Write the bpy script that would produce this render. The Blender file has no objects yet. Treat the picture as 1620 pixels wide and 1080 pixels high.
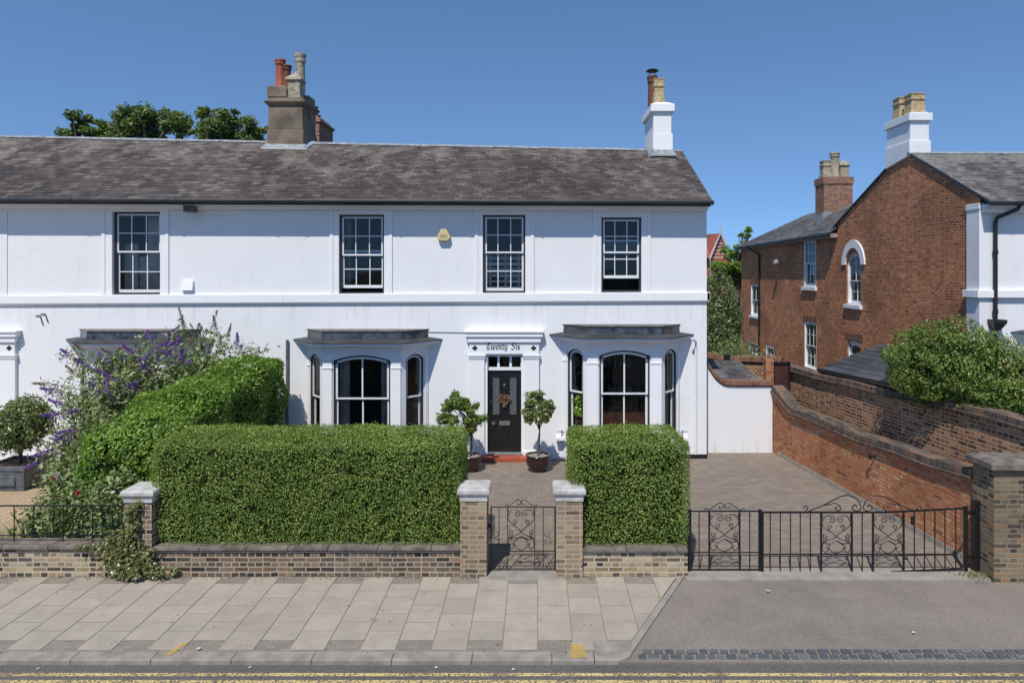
import bpy, math, random
import numpy as np
from mathutils import Vector
random.seed(7); rng = np.random.default_rng(7)
scn = bpy.context.scene; COL = scn.collection
CH = 4.72; VX, VY, F = 850.0, 432.0, 1080.0
def X(px, D): return (px-VX)*D/F
def Z(py, D): return CH-(py-VY)*D/F
PI = math.pi
# ------------------------------------------------------------------ materials
MATS = {}
class NT:
    def __init__(s, name):
        m = bpy.data.materials.new(name); m.use_nodes = True
        s.m = m; s.t = m.node_tree; s.t.nodes.clear()
        s.out = s.n('ShaderNodeOutputMaterial'); s.p = s.n('ShaderNodeBsdfPrincipled')
        s.l(s.p.outputs[0], s.out.inputs[0]); MATS[name] = m
    def n(s, typ, **kw):
        nd = s.t.nodes.new(typ)
        for k, v in kw.items():
            if k in nd.inputs.keys(): nd.inputs[k].default_value = v
            else: setattr(nd, k, v)
        return nd
    def l(s, a, b): s.t.links.new(a, b)
    def uv(s): return s.n('ShaderNodeUVMap').outputs[0]
    def obj(s): return s.n('ShaderNodeTexCoord').outputs['Object']
    def noise(s, scale, detail=4, rough=.55, vec=None, stretch=None):
        nd = s.n('ShaderNodeTexNoise'); nd.inputs['Scale'].default_value = scale
        nd.inputs['Detail'].default_value = detail; nd.inputs['Roughness'].default_value = rough
        v = vec if vec is not None else s.obj()
        if stretch:
            mp = s.n('ShaderNodeMapping'); mp.inputs['Scale'].default_value = stretch; s.l(v, mp.inputs[0]); v = mp.outputs[0]
        s.l(v, nd.inputs['Vector']); return nd.outputs['Fac']
    def ramp(s, fac, stops, interp='LINEAR'):
        r = s.n('ShaderNodeValToRGB'); e = r.color_ramp.elements; r.color_ramp.interpolation = interp
        while len(e) < len(stops): e.new(0.5)
        for el, (p, c) in zip(e, stops):
            el.position = p; el.color = (c[0], c[1], c[2], 1) if not isinstance(c, (int, float)) else (c, c, c, 1)
        s.l(fac, r.inputs[0]); return r.outputs[0]
    def mix(s, fac, a, b, mode='MIX'):
        m = s.n('ShaderNodeMix'); m.data_type = 'RGBA'; m.blend_type = mode
        for i, v in ((0, fac), (6, a), (7, b)):
            if isinstance(v, (int, float)): m.inputs[i].default_value = v
            elif isinstance(v, tuple): m.inputs[i].default_value = (*v, 1)
            else: s.l(v, m.inputs[i])
        return m.outputs[2]
    def math(s, op, a, b=0.0, clamp=False):
        m = s.n('ShaderNodeMath'); m.operation = op; m.use_clamp = clamp
        for i, v in ((0, a), (1, b)):
            if isinstance(v, (int, float)): m.inputs[i].default_value = v
            else: s.l(v, m.inputs[i])
        return m.outputs[0]
    def bump(s, h, strength=.3, dist=.01, prev=None):
        b = s.n('ShaderNodeBump'); b.inputs['Strength'].default_value = strength; b.inputs['Distance'].default_value = dist
        s.l(h, b.inputs['Height'])
        if prev is not None: s.l(prev, b.inputs['Normal'])
        s.l(b.outputs[0], s.p.inputs['Normal']); return b.outputs[0]
    def col(s, c):
        if isinstance(c, tuple): s.p.inputs['Base Color'].default_value = (*c, 1)
        else: s.l(c, s.p.inputs['Base Color'])
    def rough(s, r, spec=.5):
        s.p.inputs['Specular IOR Level'].default_value = spec
        if isinstance(r, (int, float)): s.p.inputs['Roughness'].default_value = r
        else: s.l(r, s.p.inputs['Roughness'])
    def attr(s, name='rnd'):
        a = s.n('ShaderNodeAttribute'); a.attribute_name = name; return a.outputs['Fac']

def plain(name, c, rough=.6, var=.12, scale=6, bump=.1, bscale=60, metal=0, spec=.5, dark=None):
    m = NT(name); nf = m.noise(scale)
    d = dark or tuple(v*(1-var*2) for v in c)
    m.col(m.ramp(nf, [(.3, d), (.65, c)])); m.rough(rough, spec); m.p.inputs['Metallic'].default_value = metal
    if bump: m.bump(m.noise(bscale), bump, .004)
    return m.m
def stucco(name, c, dirt=.16):
    m = NT(name)
    a = m.noise(.8, 5); b = m.noise(2.2, 5, .6, stretch=(1.6, 1.6, .25)); g = m.noise(9, 4)
    base = m.mix(m.ramp(a, [(.4, 0.), (.7, dirt)]), c, (c[0]*.8, c[1]*.8, c[2]*.78))
    base = m.mix(m.ramp(b, [(.55, 0.), (.8, dirt*1.3)]), base, (c[0]*.7, c[1]*.68, c[2]*.64))
    base = m.mix(m.ramp(g, [(.66, 0.), (.8, dirt*.6)]), base, (.42, .40, .36))
    vo = m.n('ShaderNodeTexVoronoi'); vo.feature = 'DISTANCE_TO_EDGE'; vo.inputs['Scale'].default_value = .55
    wn = m.n('ShaderNodeTexNoise'); wn.inputs['Scale'].default_value = 1.7; wn.inputs['Detail'].default_value = 3; m.l(m.obj(), wn.inputs['Vector'])
    va = m.n('ShaderNodeVectorMath'); va.operation = 'MULTIPLY_ADD'; m.l(wn.outputs['Color'], va.inputs[0]); va.inputs[1].default_value = (.45, .45, .45); m.l(m.obj(), va.inputs[2]); m.l(va.outputs[0], vo.inputs['Vector'])
    ck = m.math('MULTIPLY', m.ramp(vo.outputs['Distance'], [(.0, .28), (.006, 0.)]), m.ramp(m.noise(.5, 2), [(.5, 0.), (.62, 1.)]))
    base = m.mix(ck, base, (.40, .39, .38))
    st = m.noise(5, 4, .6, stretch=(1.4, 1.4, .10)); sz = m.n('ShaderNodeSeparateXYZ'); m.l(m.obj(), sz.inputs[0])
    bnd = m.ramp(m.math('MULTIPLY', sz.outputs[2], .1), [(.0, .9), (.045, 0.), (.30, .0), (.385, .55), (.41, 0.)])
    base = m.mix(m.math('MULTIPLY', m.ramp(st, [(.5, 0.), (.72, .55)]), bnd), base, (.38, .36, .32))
    m.col(base); m.rough(.75, .3)
    n1 = m.bump(m.noise(1.3, 3), .22, .05); m.bump(m.noise(30, 4), .10, .006, n1); return m.m
def brick(name, stops, mortar, bw=.225, bh=.075, ms=.010, bump=.5, grime=None, grime_amt=.35, offset=.5, mort_var=.4, rough=.88, patch=None, squash=.55, wb=.022):
    m = NT(name); uv = m.uv()
    # wobble
    wn = m.n('ShaderNodeTexNoise'); wn.inputs['Scale'].default_value = 5; m.l(uv, wn.inputs['Vector'])
    ad = m.n('ShaderNodeVectorMath'); ad.operation = 'MULTIPLY_ADD'; m.l(wn.outputs['Color'], ad.inputs[0])
    ad.inputs[1].default_value = (wb, wb, 0); m.l(uv, ad.inputs[2])
    b = m.n('ShaderNodeTexBrick'); b.offset = offset; b.squash = squash; b.squash_frequency = 2
    b.inputs['Color1'].default_value = (0, 0, 0, 1); b.inputs['Color2'].default_value = (1, 1, 1, 1)
    b.inputs['Mortar'].default_value = (.5, .5, .5, 1); b.inputs['Scale'].default_value = 1
    b.inputs['Mortar Size'].default_value = ms; b.inputs['Mortar Smooth'].default_value = .25
    b.inputs['Brick Width'].default_value = bw; b.inputs['Row Height'].default_value = bh
    m.l(ad.outputs[0], b.inputs['Vector'])
    rc = m.ramp(b.outputs['Color'], stops)
    fine = m.noise(45, 4, .7, vec=uv)
    rc = m.mix(.55, rc, m.ramp(fine, [(.25, .35), (.75, 1.0)]), 'MULTIPLY') if False else m.mix(m.ramp(fine, [(.35, .5), (.7, 0.)]), rc, m.mix(1., rc, (.5, .47, .45), 'MULTIPLY'))
    big = m.noise(.9, 5, .65, vec=uv)
    if patch: rc = m.mix(m.ramp(m.noise(.55, 4, .6, vec=uv), [(.47, 0.), (.6, .75)]), rc, m.mix(1., rc, patch, 'MULTIPLY'))
    mc = m.mix(m.ramp(big, [(.35, 0.), (.7, mort_var)]), mortar, tuple(v*.35 for v in mortar))
    c = m.mix(b.outputs['Fac'], rc, mc)
    if grime: c = m.mix(m.ramp(big, [(.45, 0.), (.75, grime_amt)]), c, grime)
    m.col(c); m.rough(rough, .25)
    h = m.math('SUBTRACT', m.math('MULTIPLY', fine, .35), b.outputs['Fac'])
    m.bump(h, bump, .012); return m.m
def leafmat(name, stops, trans=.25, rough=.38):
    m = NT(name); r = m.attr('rnd')
    big = m.noise(1.6, 3)
    f = m.math('ADD', m.math('MULTIPLY', r, .75), m.math('SUBTRACT', m.math('MULTIPLY', big, .75), .2))
    c = m.ramp(f, stops); m.col(c); m.rough(rough, .6)
    t = m.n('ShaderNodeBsdfTranslucent'); m.l(m.mix(1., c, (1.2, 1.25, .6), 'MULTIPLY'), t.inputs[0])
    mx = m.n('ShaderNodeMixShader'); mx.inputs[0].default_value = trans
    m.l(m.p.outputs[0], mx.inputs[1]); m.l(t.outputs[0], mx.inputs[2]); m.l(mx.outputs[0], m.out.inputs[0]); return m.m
def glassmat(name, tint=(.93, .95, .95)):
    m = NT(name); t = m.t
    tr = m.n('ShaderNodeBsdfTransparent'); tr.inputs[0].default_value = (*tint, 1)
    gl = m.n('ShaderNodeBsdfGlossy'); gl.inputs['Roughness'].default_value = .02
    fr = m.n('ShaderNodeFresnel'); fr.inputs[0].default_value = 1.5
    nb = m.n('ShaderNodeBump'); nb.inputs['Strength'].default_value = .12; nb.inputs['Distance'].default_value = .02
    m.l(m.noise(2.2, 2), nb.inputs['Height']); m.l(nb.outputs[0], gl.inputs['Normal']); m.l(nb.outputs[0], fr.inputs['Normal'])
    mx = m.n('ShaderNodeMixShader'); m.l(fr.outputs[0], mx.inputs[0]); m.l(tr.outputs[0], mx.inputs[1]); m.l(gl.outputs[0], mx.inputs[2])
    m.l(mx.outputs[0], m.out.inputs[0]); return m.m
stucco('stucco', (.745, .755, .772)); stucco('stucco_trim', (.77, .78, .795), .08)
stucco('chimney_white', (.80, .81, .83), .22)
plain('band_stone', (.55, .48, .40), .8, .1, 3, 0)
plain('church_brick', (.36, .10, .07), .8, .2, .6, 0)
plain('white_paint', (.76, .78, .80), .35, .04, 3, .03)
plain('black_paint', (.013, .013, .015), .3, .2, 8, .05)
plain('black_iron', (.012, .012, .013), .42, .3, 20, .25, 90)
plain('dark_frame', (.035, .034, .033), .5, .3, 8, .2)
plain('lead', (.075, .08, .09), .30, .5, 7, .9, 22, spec=.8)
plain('lead_light', (.30, .33, .36), .5, .25, 8, .4, 20)
plain('gutter_black', (.02, .02, .022), .4, .3, 3, .1)
plain('room', (.30, .27, .235), .9, .3, .8, 0)
plain('room_light', (.42, .38, .33), .9, .2, .8, 0)
plain('curtain', (.68, .60, .55), .9, .2, 4, .2)
plain('curtain_pale', (.75, .73, .70), .9, .1, 4, .2)
plain('terracotta', (.36, .10, .05), .75, .2, 9, .2)
plain('terracotta_dark', (.17, .05, .035), .75, .25, 9, .2)
plain('buff_clay', (.52, .40, .22), .8, .25, 10, .3)
plain('cream_clay', (.42, .37, .27), .8, .3, 12, .3)
plain('render_brown', (.235, .185, .13), .9, .25, 2.2, .5, 25, dark=(.10, .082, .062))
plain('capstone', (.33, .32, .31), .9, .3, 7, .6, 30)
plain('pier_white', (.54, .53, .52), .8, .18, 6, .3, 30, dark=(.33, .315, .29))
plain('coping', (.20, .17, .145), .9, .3, 6, .6, 30)
plain('kerbstone', (.31, .28, .245), .9, .2, 5, .4, 60)
plain('strip_stone', (.31, .285, .25), .9, .15, 5, .4, 60)
plain('red_tile', (.42, .09, .05), .55, .2, 8, .1)
plain('grey_step', (.22, .24, .26), .7, .2, 8, .2)
plain('glaze', (.035, .014, .012), .13, .3, 7, .08, 12, spec=.7)
plain('soil', (.09, .065, .05), .95, .3, 20, .8, 60)
plain('pebble_soil', (.34, .31, .28), .95, .4, 40, .9, 90)
plain('zinc', (.13, .145, .165), .55, .25, 7, .2)
plain('bark', (.13, .10, .075), .9, .35, 12, .8, 50)
plain('twig', (.085, .075, .045), .9, .3, 20, .3)
plain('chrome', (.6, .6, .6), .25, .05, 3, 0, metal=1)
plain('brass_plate', (.42, .42, .42), .35, .1, 3, 0, metal=.8)
plain('alarm_yellow', (.62, .52, .26), .4, .05, 3, 0)
plain('ink', (.02, .02, .022), .6, .1, 3, 0)
plain('wreath_brown', (.30, .17, .10), .9, .4, 30, .5)
plain('rust_brown', (.075, .028, .02), .6, .3, 4, .2)
plain('chair_orange', (.62, .17, .06), .6, .2, 4, .1)
plain('book', (.34, .22, .15), .8, .45, 18, 0)
plain('purple', (.27, .12, .46), .8, .3, 30, 0)
plain('spent', (.21, .125, .06), .9, .3, 30, 0)
plain('petal_red', (.42, .02, .04), .7, .2, 30, 0)
plain('petal_pale', (.62, .58, .50), .7, .2, 30, 0)
plain('roof_felt', (.055, .058, .063), .7, .3, 3, .3, 30)
plain('old_timber', (.16, .14, .12), .9, .3, 10, .5)
plain('yellow_paint_fade', (.62, .40, .08), .8, .2, 20, .2)
glassmat('glass')
m = NT('glass_leaded'); m.col(m.ramp(m.noise(40, 3), [(.3, (.03, .035, .04)), (.7, (.16, .18, .19))])); m.rough(.12); m.bump(m.noise(60, 2), .5, .005)
R1 = [(0, (.20, .075, .04)), (.12, (.40, .125, .05)), (.45, (.56, .165, .06)), (.75, (.66, .21, .075)), (1, (.72, .32, .13))]
brick('brick_red_house', R1, (.50, .36, .24), bump=.5, patch=(.52, .42, .38), mort_var=.7, ms=.012)
brick('brick_drive', [(0, (.30, .12, .07)), (.12, (.58, .19, .08)), (.5, (.72, .25, .10)), (.8, (.78, .33, .15)), (1, (.70, .42, .24))],
      (.42, .27, .18), bw=.22, ms=.013, bump=1.6, wb=.045, patch=(.62, .50, .46), mort_var=.75)
brick('brick_back_wall', [(0, (.12, .06, .045)), (.3, (.28, .125, .07)), (.6, (.40, .19, .10)), (1, (.48, .31, .17))], (.52, .42, .29), bump=.9, patch=(.72, .45, .38))
brick('brick_yellow', [(0, (.045, .04, .038)), (.22, (.15, .12, .09)), (.42, (.33, .25, .15)), (.75, (.44, .35, .20)), (1, (.52, .44, .30))], (.50, .43, .33), bump=.7, ms=.012, patch=(.58, .55, .52))
brick('brick_brown', [(0, (.035, .03, .028)), (.3, (.12, .095, .075)), (.65, (.19, .145, .105)), (1, (.32, .22, .14))], (.40, .34, .26), bump=.7, ms=.011, patch=(.62, .58, .56))
brick('brick_pier', [(0, (.12, .09, .07)), (.2, (.25, .18, .12)), (.55, (.34, .26, .17)), (.85, (.42, .33, .22)), (1, (.42, .21, .12))], (.43, .36, .27), bump=.9, ms=.012, patch=(.7, .68, .66))
brick('brick_grey_pier', [(0, (.07, .055, .045)), (.35, (.20, .145, .09)), (.7, (.28, .215, .13)), (1, (.36, .17, .09))], (.30, .26, .19), bump=.8, grime=(.05, .045, .04), grime_amt=.5)
brick('brick_chimney', [(0, (.14, .065, .045)), (.5, (.27, .115, .075)), (1, (.36, .17, .11))], (.33, .25, .19), bump=.4)
brick('brick_edge', [(0, (.05, .045, .045)), (.4, (.12, .095, .08)), (.8, (.20, .13, .095)), (1, (.30, .14, .085))], (.17, .15, .12), bw=.075, bh=.34, ms=.009, bump=.8, offset=0, squash=1)
brick('brick_edge_red', [(0, (.14, .07, .05)), (.5, (.26, .115, .07)), (1, (.34, .18, .11))], (.22, .18, .14), bw=.075, bh=.34, ms=.009, bump=.8, offset=0, squash=1)
brick('block_paving', [(0, (.215, .18, .152)), (.5, (.255, .215, .182)), (1, (.29, .245, .205))], (.155, .13, .11), bw=.2, bh=.1, ms=.005, bump=.3, squash=1,
      grime=(.16, .145, .125), grime_amt=.5, mort_var=.5)
brick('small_block', [(0, (.24, .21, .18)), (.5, (.27, .24, .205)), (1, (.30, .265, .225))], (.19, .165, .14), bw=.15, bh=.075, ms=.004, bump=.2, squash=1)
# slate by per-face random
def slate(name, stops, lichen, lich_lo=.52, lich_hi=.66):
    m = NT(name); r = m.attr('rnd')
    c = m.ramp(r, stops)
    d = m.noise(.7, 5, .65, stretch=(1, .5, .5))
    c = m.mix(m.ramp(d, [(.42, 0.), (.62, .75)]), c, m.mix(1., c, (.45, .42, .42), 'MULTIPLY'))
    l = m.noise(1.1, 6, .7, stretch=(1.1, .55, .55)); zz = m.n('ShaderNodeSeparateXYZ'); m.l(m.obj(), zz.inputs[0])
    up = m.n('ShaderNodeMapRange'); up.inputs['From Min'].default_value = 6.5; up.inputs['From Max'].default_value = 8.5
    up.inputs['To Min'].default_value = -.10; up.inputs['To Max'].default_value = .10; m.l(zz.outputs[2], up.inputs[0])
    lf = m.math('ADD', m.math('ADD', l, m.math('MULTIPLY', r, .10)), up.outputs[0])
    c = m.mix(m.ramp(lf, [(lich_lo, 0.), (lich_hi, .75)]), c, lichen)
    sp = m.noise(28, 5, .8); c = m.mix(m.ramp(sp, [(.60, 0.), (.72, .55)]), c, (.26, .25, .24))
    m.col(c); m.rough(.62, .45); m.bump(m.noise(25, 4), .5, .012); return m.m
slate('slate_old', [(0, (.062, .049, .043)), (.4, (.090, .073, .065)), (.8, (.112, .093, .083)), (1, (.15, .132, .12))], (.235, .205, .18), .56, .80)
slate('slate_grey', [(0, (.085, .08, .078)), (.5, (.13, .124, .12)), (1, (.19, .185, .185))], (.24, .23, .21))
slate('slate_felt', [(0, (.05, .052, .06)), (.5, (.065, .068, .077)), (1, (.085, .088, .095))], (.14, .14, .14), .62, .8)
# paving slabs by per-face random
m = NT('slab'); r = m.attr('rnd')
c = m.ramp(r, [(0, (.32, .282, .235)), (.1, (.345, .306, .256)), (1, (.385, .342, .288))]); c = m.mix(m.ramp(m.noise(3, 6, .7), [(.42, 0.), (.75, .6)]), c, (.235, .208, .18))
c = m.mix(m.ramp(m.noise(14, 3, .5), [(.70, 0.), (.745, .8)]), c, (.10, .09, .08)); m.col(c); m.rough(.9, .25); m.bump(m.noise(90, 3), .2, .003)
m = NT('sett'); r = m.attr('rnd')
m.col(m.ramp(r, [(0, (.065, .073, .08)), (.7, (.105, .113, .12)), (1, (.17, .165, .16))])); m.rough(.55, .5); m.bump(m.noise(30, 3), .4, .008)
def asphalt(name, c, agg, sc=130, ps=.4):
    m = NT(name)
    v = m.n('ShaderNodeTexVoronoi'); v.inputs['Scale'].default_value = sc; m.l(m.obj(), v.inputs['Vector'])
    sep = m.n('ShaderNodeSeparateColor'); m.l(v.outputs['Color'], sep.inputs[0])
    cc = m.mix(m.ramp(sep.outputs[0], [(.55, 0.), (.95, .8)]), c, agg)
    cc = m.mix(m.ramp(m.noise(.7, 6, .7), [(.4, 0.), (.75, ps)]), cc, tuple(x*.55 for x in c))
    cc = m.mix(m.ramp(m.noise(5, 5, .7), [(.5, 0.), (.8, .3)]), cc, tuple(min(1, x*1.4) for x in c))
    m.col(cc); m.rough(.9, .25); m.bump(v.outputs['Distance'], .35, .006)
asphalt('asphalt', (.095, .088, .088), (.22, .20, .19)); asphalt('crossover', (.198, .172, .15), (.33, .29, .25), 120, .6)
asphalt('gravel_mat', (.34, .25, .16), (.62, .50, .36), 55, .3)
asphalt('ground_mat', (.11, .10, .06), (.08, .10, .04), 3)
m = NT('yellow_line'); n1 = m.noise(35, 5, .75); nb = m.noise(2.0, 3)
f = m.math('ADD', n1, m.math('MULTIPLY', nb, .25)); m.col((.56, .44, .20)); m.rough(.8, .3)
tr = m.n('ShaderNodeBsdfTransparent'); mx = m.n('ShaderNodeMixShader'); m.l(m.ramp(f, [(.615, 0.), (.67, 1.)]), mx.inputs[0])
m.l(m.p.outputs[0], mx.inputs[1]); m.l(tr.outputs[0], mx.inputs[2]); m.l(mx.outputs[0], m.out.inputs[0])
m = NT('paint_mark'); f = m.noise(70, 5, .8); m.col((.60, .40, .09)); m.rough(.8, .3)
tr = m.n('ShaderNodeBsdfTransparent'); mx = m.n('ShaderNodeMixShader'); m.l(m.ramp(f, [(.46, 0.), (.56, 1.)]), mx.inputs[0])
m.l(m.p.outputs[0], mx.inputs[1]); m.l(tr.outputs[0], mx.inputs[2]); m.l(mx.outputs[0], m.out.inputs[0])
leafmat('leaf_hedge', [(0, (.07, .12, .018)), (.45, (.155, .235, .035)), (.8, (.27, .37, .07)), (1, (.40, .48, .13))], .28, .6)
leafmat('leaf_bright', [(0, (.06, .12, .014)), (.45, (.14, .25, .03)), (.8, (.24, .38, .05)), (1, (.36, .48, .09))], .32, .5)
leafmat('leaf_olive', [(0, (.07, .095, .03)), (.45, (.15, .19, .055)), (.8, (.25, .28, .10)), (1, (.34, .37, .16))], .25)
leafmat('leaf_bush', [(0, (.035, .07, .012)), (.4, (.09, .155, .025)), (.8, (.19, .28, .045)), (.92, (.25, .33, .07)), (1, (.28, .17, .07))], .25, .45)
leafmat('leaf_budd', [(0, (.08, .12, .04)), (.45, (.18, .24, .085)), (.8, (.30, .36, .15)), (1, (.46, .48, .30))], .3, .55)
leafmat('leaf_tree', [(0, (.055, .095, .02)), (.5, (.12, .185, .04)), (1, (.22, .29, .08))], .3, .5)
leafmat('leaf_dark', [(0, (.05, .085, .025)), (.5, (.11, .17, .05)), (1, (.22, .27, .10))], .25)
leafmat('leaf_ivy', [(0, (.05, .065, .015)), (.5, (.11, .13, .03)), (1, (.28, .25, .07))], .2)
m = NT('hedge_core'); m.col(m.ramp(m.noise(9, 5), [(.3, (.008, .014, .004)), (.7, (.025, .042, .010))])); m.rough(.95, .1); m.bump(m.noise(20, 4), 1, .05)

# ------------------------------------------------------------------ mesh builder
class Fr:      # local frame: u along, w inward, z up
    def __init__(s, ox, oy, ang=0.0, oz=0.0): s.o = (ox, oy, oz); s.c, s.s = math.cos(ang), math.sin(ang)
    def __call__(s, u, w, z): return (s.o[0]+u*s.c-w*s.s, s.o[1]+u*s.s+w*s.c, s.o[2]+z)
ID = Fr(0, 0)
class MB:
    def __init__(s, fr=ID): s.v = []; s.f = []; s.mi = []; s.r = []; s.fr = fr; s.uvo = []; s.cur = 0
    def add(s, pts, faces, rnd=None, raw=False):
        b = len(s.v); s.v += [p if raw else s.fr(*p) for p in pts]
        for f in faces:
            s.f.append([b+i for i in f]); s.mi.append(s.cur); s.r.append(random.random() if rnd is None else rnd)
        return s
    def quad(s, a, b, c, d, rnd=None): return s.add([a, b, c, d], [(0, 1, 2, 3)], rnd)
    def poly(s, pts): return s.add(pts, [tuple(range(len(pts)))])
    def box(s, x0, x1, y0, y1, z0, z1, rnd=None):
        return s.hexa([(x0, y0, z0), (x1, y0, z0), (x1, y1, z0), (x0, y1, z0), (x0, y0, z1), (x1, y0, z1), (x1, y1, z1), (x0, y1, z1)], rnd)
    def hexa(s, p, rnd=None):
        return s.add(p, [(0, 3, 2, 1), (4, 5, 6, 7), (0, 1, 5, 4), (1, 2, 6, 5), (2, 3, 7, 6), (3, 0, 4, 7)], rnd)
    def slab(s, poly, z0, z1, poly2=None):    # vertical prism; poly CCW seen from above
        n = len(poly); q = poly2 or poly
        zz0 = z0 if hasattr(z0, '__len__') else [z0]*n; zz1 = z1 if hasattr(z1, '__len__') else [z1]*n
        s.add([(p[0], p[1], zz0[i]) for i, p in enumerate(poly)]+[(p[0], p[1], zz1[i]) for i, p in enumerate(q)],
              [tuple(range(n))[::-1], tuple(range(n, 2*n))]+[(i, (i+1) % n, n+(i+1) % n, n+i) for i in range(n)]); return s
    def tube(s, pts, r, n=6, cap=True, r1=None):
        pts = [Vector(s.fr(*p)) for p in pts]; rings = []; up = Vector((0, 0, 1)); prev = None; L = len(pts)
        for i, p in enumerate(pts):
            t = (pts[min(i+1, L-1)]-pts[max(i-1, 0)])
            if t.length < 1e-9: t = Vector((0, 0, 1))
            t.normalize()
            if prev is None:
                a = t.cross(up if abs(t.z) < .9 else Vector((0, 1, 0))); a.normalize()
            else:
                a = prev-t*prev.dot(t)
                if a.length < 1e-6: a = t.cross(Vector((0, 1, 0)))
                a.normalize()
            prev = a; b = t.cross(a); rr = r if r1 is None else r+(r1-r)*i/(L-1)
            rings.append([tuple(p+(a*math.cos(2*PI*(k+.5)/n)+b*math.sin(2*PI*(k+.5)/n))*rr) for k in range(n)])
        vs = [v for rg in rings for v in rg]; fs = []
        for i in range(L-1):
            for k in range(n): fs.append((i*n+k, i*n+(k+1) % n, (i+1)*n+(k+1) % n, (i+1)*n+k))
        if cap: fs += [tuple(range(n))[::-1], tuple(range((L-1)*n, L*n))]
        return s.add(vs, fs, raw=True)
    def lathe(s, cx, cy, prof, n=24, cap=True, square=False):
        vs = []; fs = []; k = 4 if square else n
        for (r, z) in prof:
            for i in range(k):
                a = 2*PI*(i+(.5 if square else 0))/k; rr = r*math.sqrt(2) if square else r
                vs.append((cx+rr*math.cos(a), cy+rr*math.sin(a), z))
        for j in range(len(prof)-1):
            for i in range(k): fs.append((j*k+i, j*k+(i+1) % k, (j+1)*k+(i+1) % k, (j+1)*k+i))
        if cap: fs += [tuple(range(k))[::-1], tuple(range((len(prof)-1)*k, len(prof)*k))]
        return s.add(vs, fs)
    def build(s, name, mats, parent=None, smooth=False, bevel=0):
        if isinstance(mats, str): mats = [mats]
        me = bpy.data.meshes.new(name); me.from_pydata(s.v, [], s.f)
        for m in mats: me.materials.append(MATS[m])
        me.polygons.foreach_set('material_index', s.mi)
        at = me.attributes.new('rnd', 'FLOAT', 'FACE'); at.data.foreach_set('value', s.r)
        uv = me.uv_layers.new(name='UVMap'); me.update()
        buf = np.zeros(len(me.loops)*2, dtype=np.float32)
        for p in me.polygons:
            n = p.normal
            for li in p.loop_indices:
                c = me.vertices[me.loops[li].vertex_index].co
                if abs(n.z) > .7: u, v = c.x, c.y
                else:
                    h = math.hypot(n.x, n.y) or 1; u = (-n.y*c.x+n.x*c.y)/h; v = c.z
                buf[2*li] = u; buf[2*li+1] = v
        uv.data.foreach_set('uv', buf)
        if smooth: me.polygons.foreach_set('use_smooth', [True]*len(me.polygons))
        me.update(); o = bpy.data.objects.new(name, me); COL.objects.link(o)
        if parent is not None: o.parent = parent
        if bevel:
            b = o.modifiers.new('bevel', 'BEVEL'); b.width = bevel; b.segments = 2; b.limit_method = 'ANGLE'; b.angle_limit = .6
        return o
def thing(name, label, cat, group=None):
    o = bpy.data.objects.new(name, None); COL.objects.link(o); o.empty_display_size = .1
    o['label'] = label; o['category'] = cat
    if group: o['group'] = group
    return o
def part(name, parent, label=None):
    o = bpy.data.objects.new(name, None); COL.objects.link(o); o.parent = parent; o.empty_display_size = .1
    if label: o['label'] = label
    return o
def tag(o, label, cat, group=None):
    o['label'] = label; o['category'] = cat
    if group: o['group'] = group
    return o
def struct(o): o['kind'] = 'structure'; return o
def rebase(root, loc):        # empties at the base of the thing: move empty, keep children in place
    root.location = loc
    for c in root.children: c.location = tuple(a-b for a, b in zip(c.location, loc))

# leaves -------------------------------------------------------------
def leaves(name, P, N, size, mat, parent, spread=.9, wid=.45, jitter=.35, rnd=None, droop=0.0):
    n = len(P); P = np.asarray(P, dtype=np.float64); N = np.asarray(N, dtype=np.float64)
    nn = N+rng.normal(0, spread, (n, 3)); nn[:, 2] += .25; nn /= np.linalg.norm(nn, axis=1)[:, None]+1e-9   # leaf facing
    t = rng.normal(0, 1, (n, 3)); t[:, 2] -= droop; t -= nn*(t*nn).sum(1)[:, None]; t /= np.linalg.norm(t, axis=1)[:, None]+1e-9
    b = np.cross(nn, t); L = size*(1+rng.uniform(-jitter, jitter, n))[:, None]; W = L*wid
    v = np.empty((n, 4, 3)); v[:, 0] = P-t*L*.5; v[:, 1] = P+b*W*.5+nn*L*.06+t*L*.04; v[:, 2] = P+t*L*.5-nn*L*.08; v[:, 3] = P-b*W*.5+nn*L*.06+t*L*.04
    me = bpy.data.meshes.new(name); me.vertices.add(4*n); me.loops.add(4*n); me.polygons.add(n)
    me.vertices.foreach_set('co', v.reshape(-1).astype(np.float32)); me.loops.foreach_set('vertex_index', np.arange(4*n, dtype=np.int32))
    me.polygons.foreach_set('loop_start', np.arange(0, 4*n, 4, dtype=np.int32))
    me.update(calc_edges=True); me.materials.append(MATS[mat])
    at = me.attributes.new('rnd', 'FLOAT', 'FACE')
    at.data.foreach_set('value', (rnd if rnd is not None else rng.uniform(0, 1, n)).astype(np.float32))
    o = bpy.data.objects.new(name, me); COL.objects.link(o)
    if parent is not None: o.parent = parent
    return o
def wob(P, s=1.0):
    x, y, z = P[:, 0]*s, P[:, 1]*s, P[:, 2]*s
    return (np.sin(x*2.1+z*1.3)+np.sin(y*2.7-z*1.9+1)+np.sin(x*4.7+y*3.9+z*5.1)*.6+np.sin(z*7.3-x*6.1)*.4)/3
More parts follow.
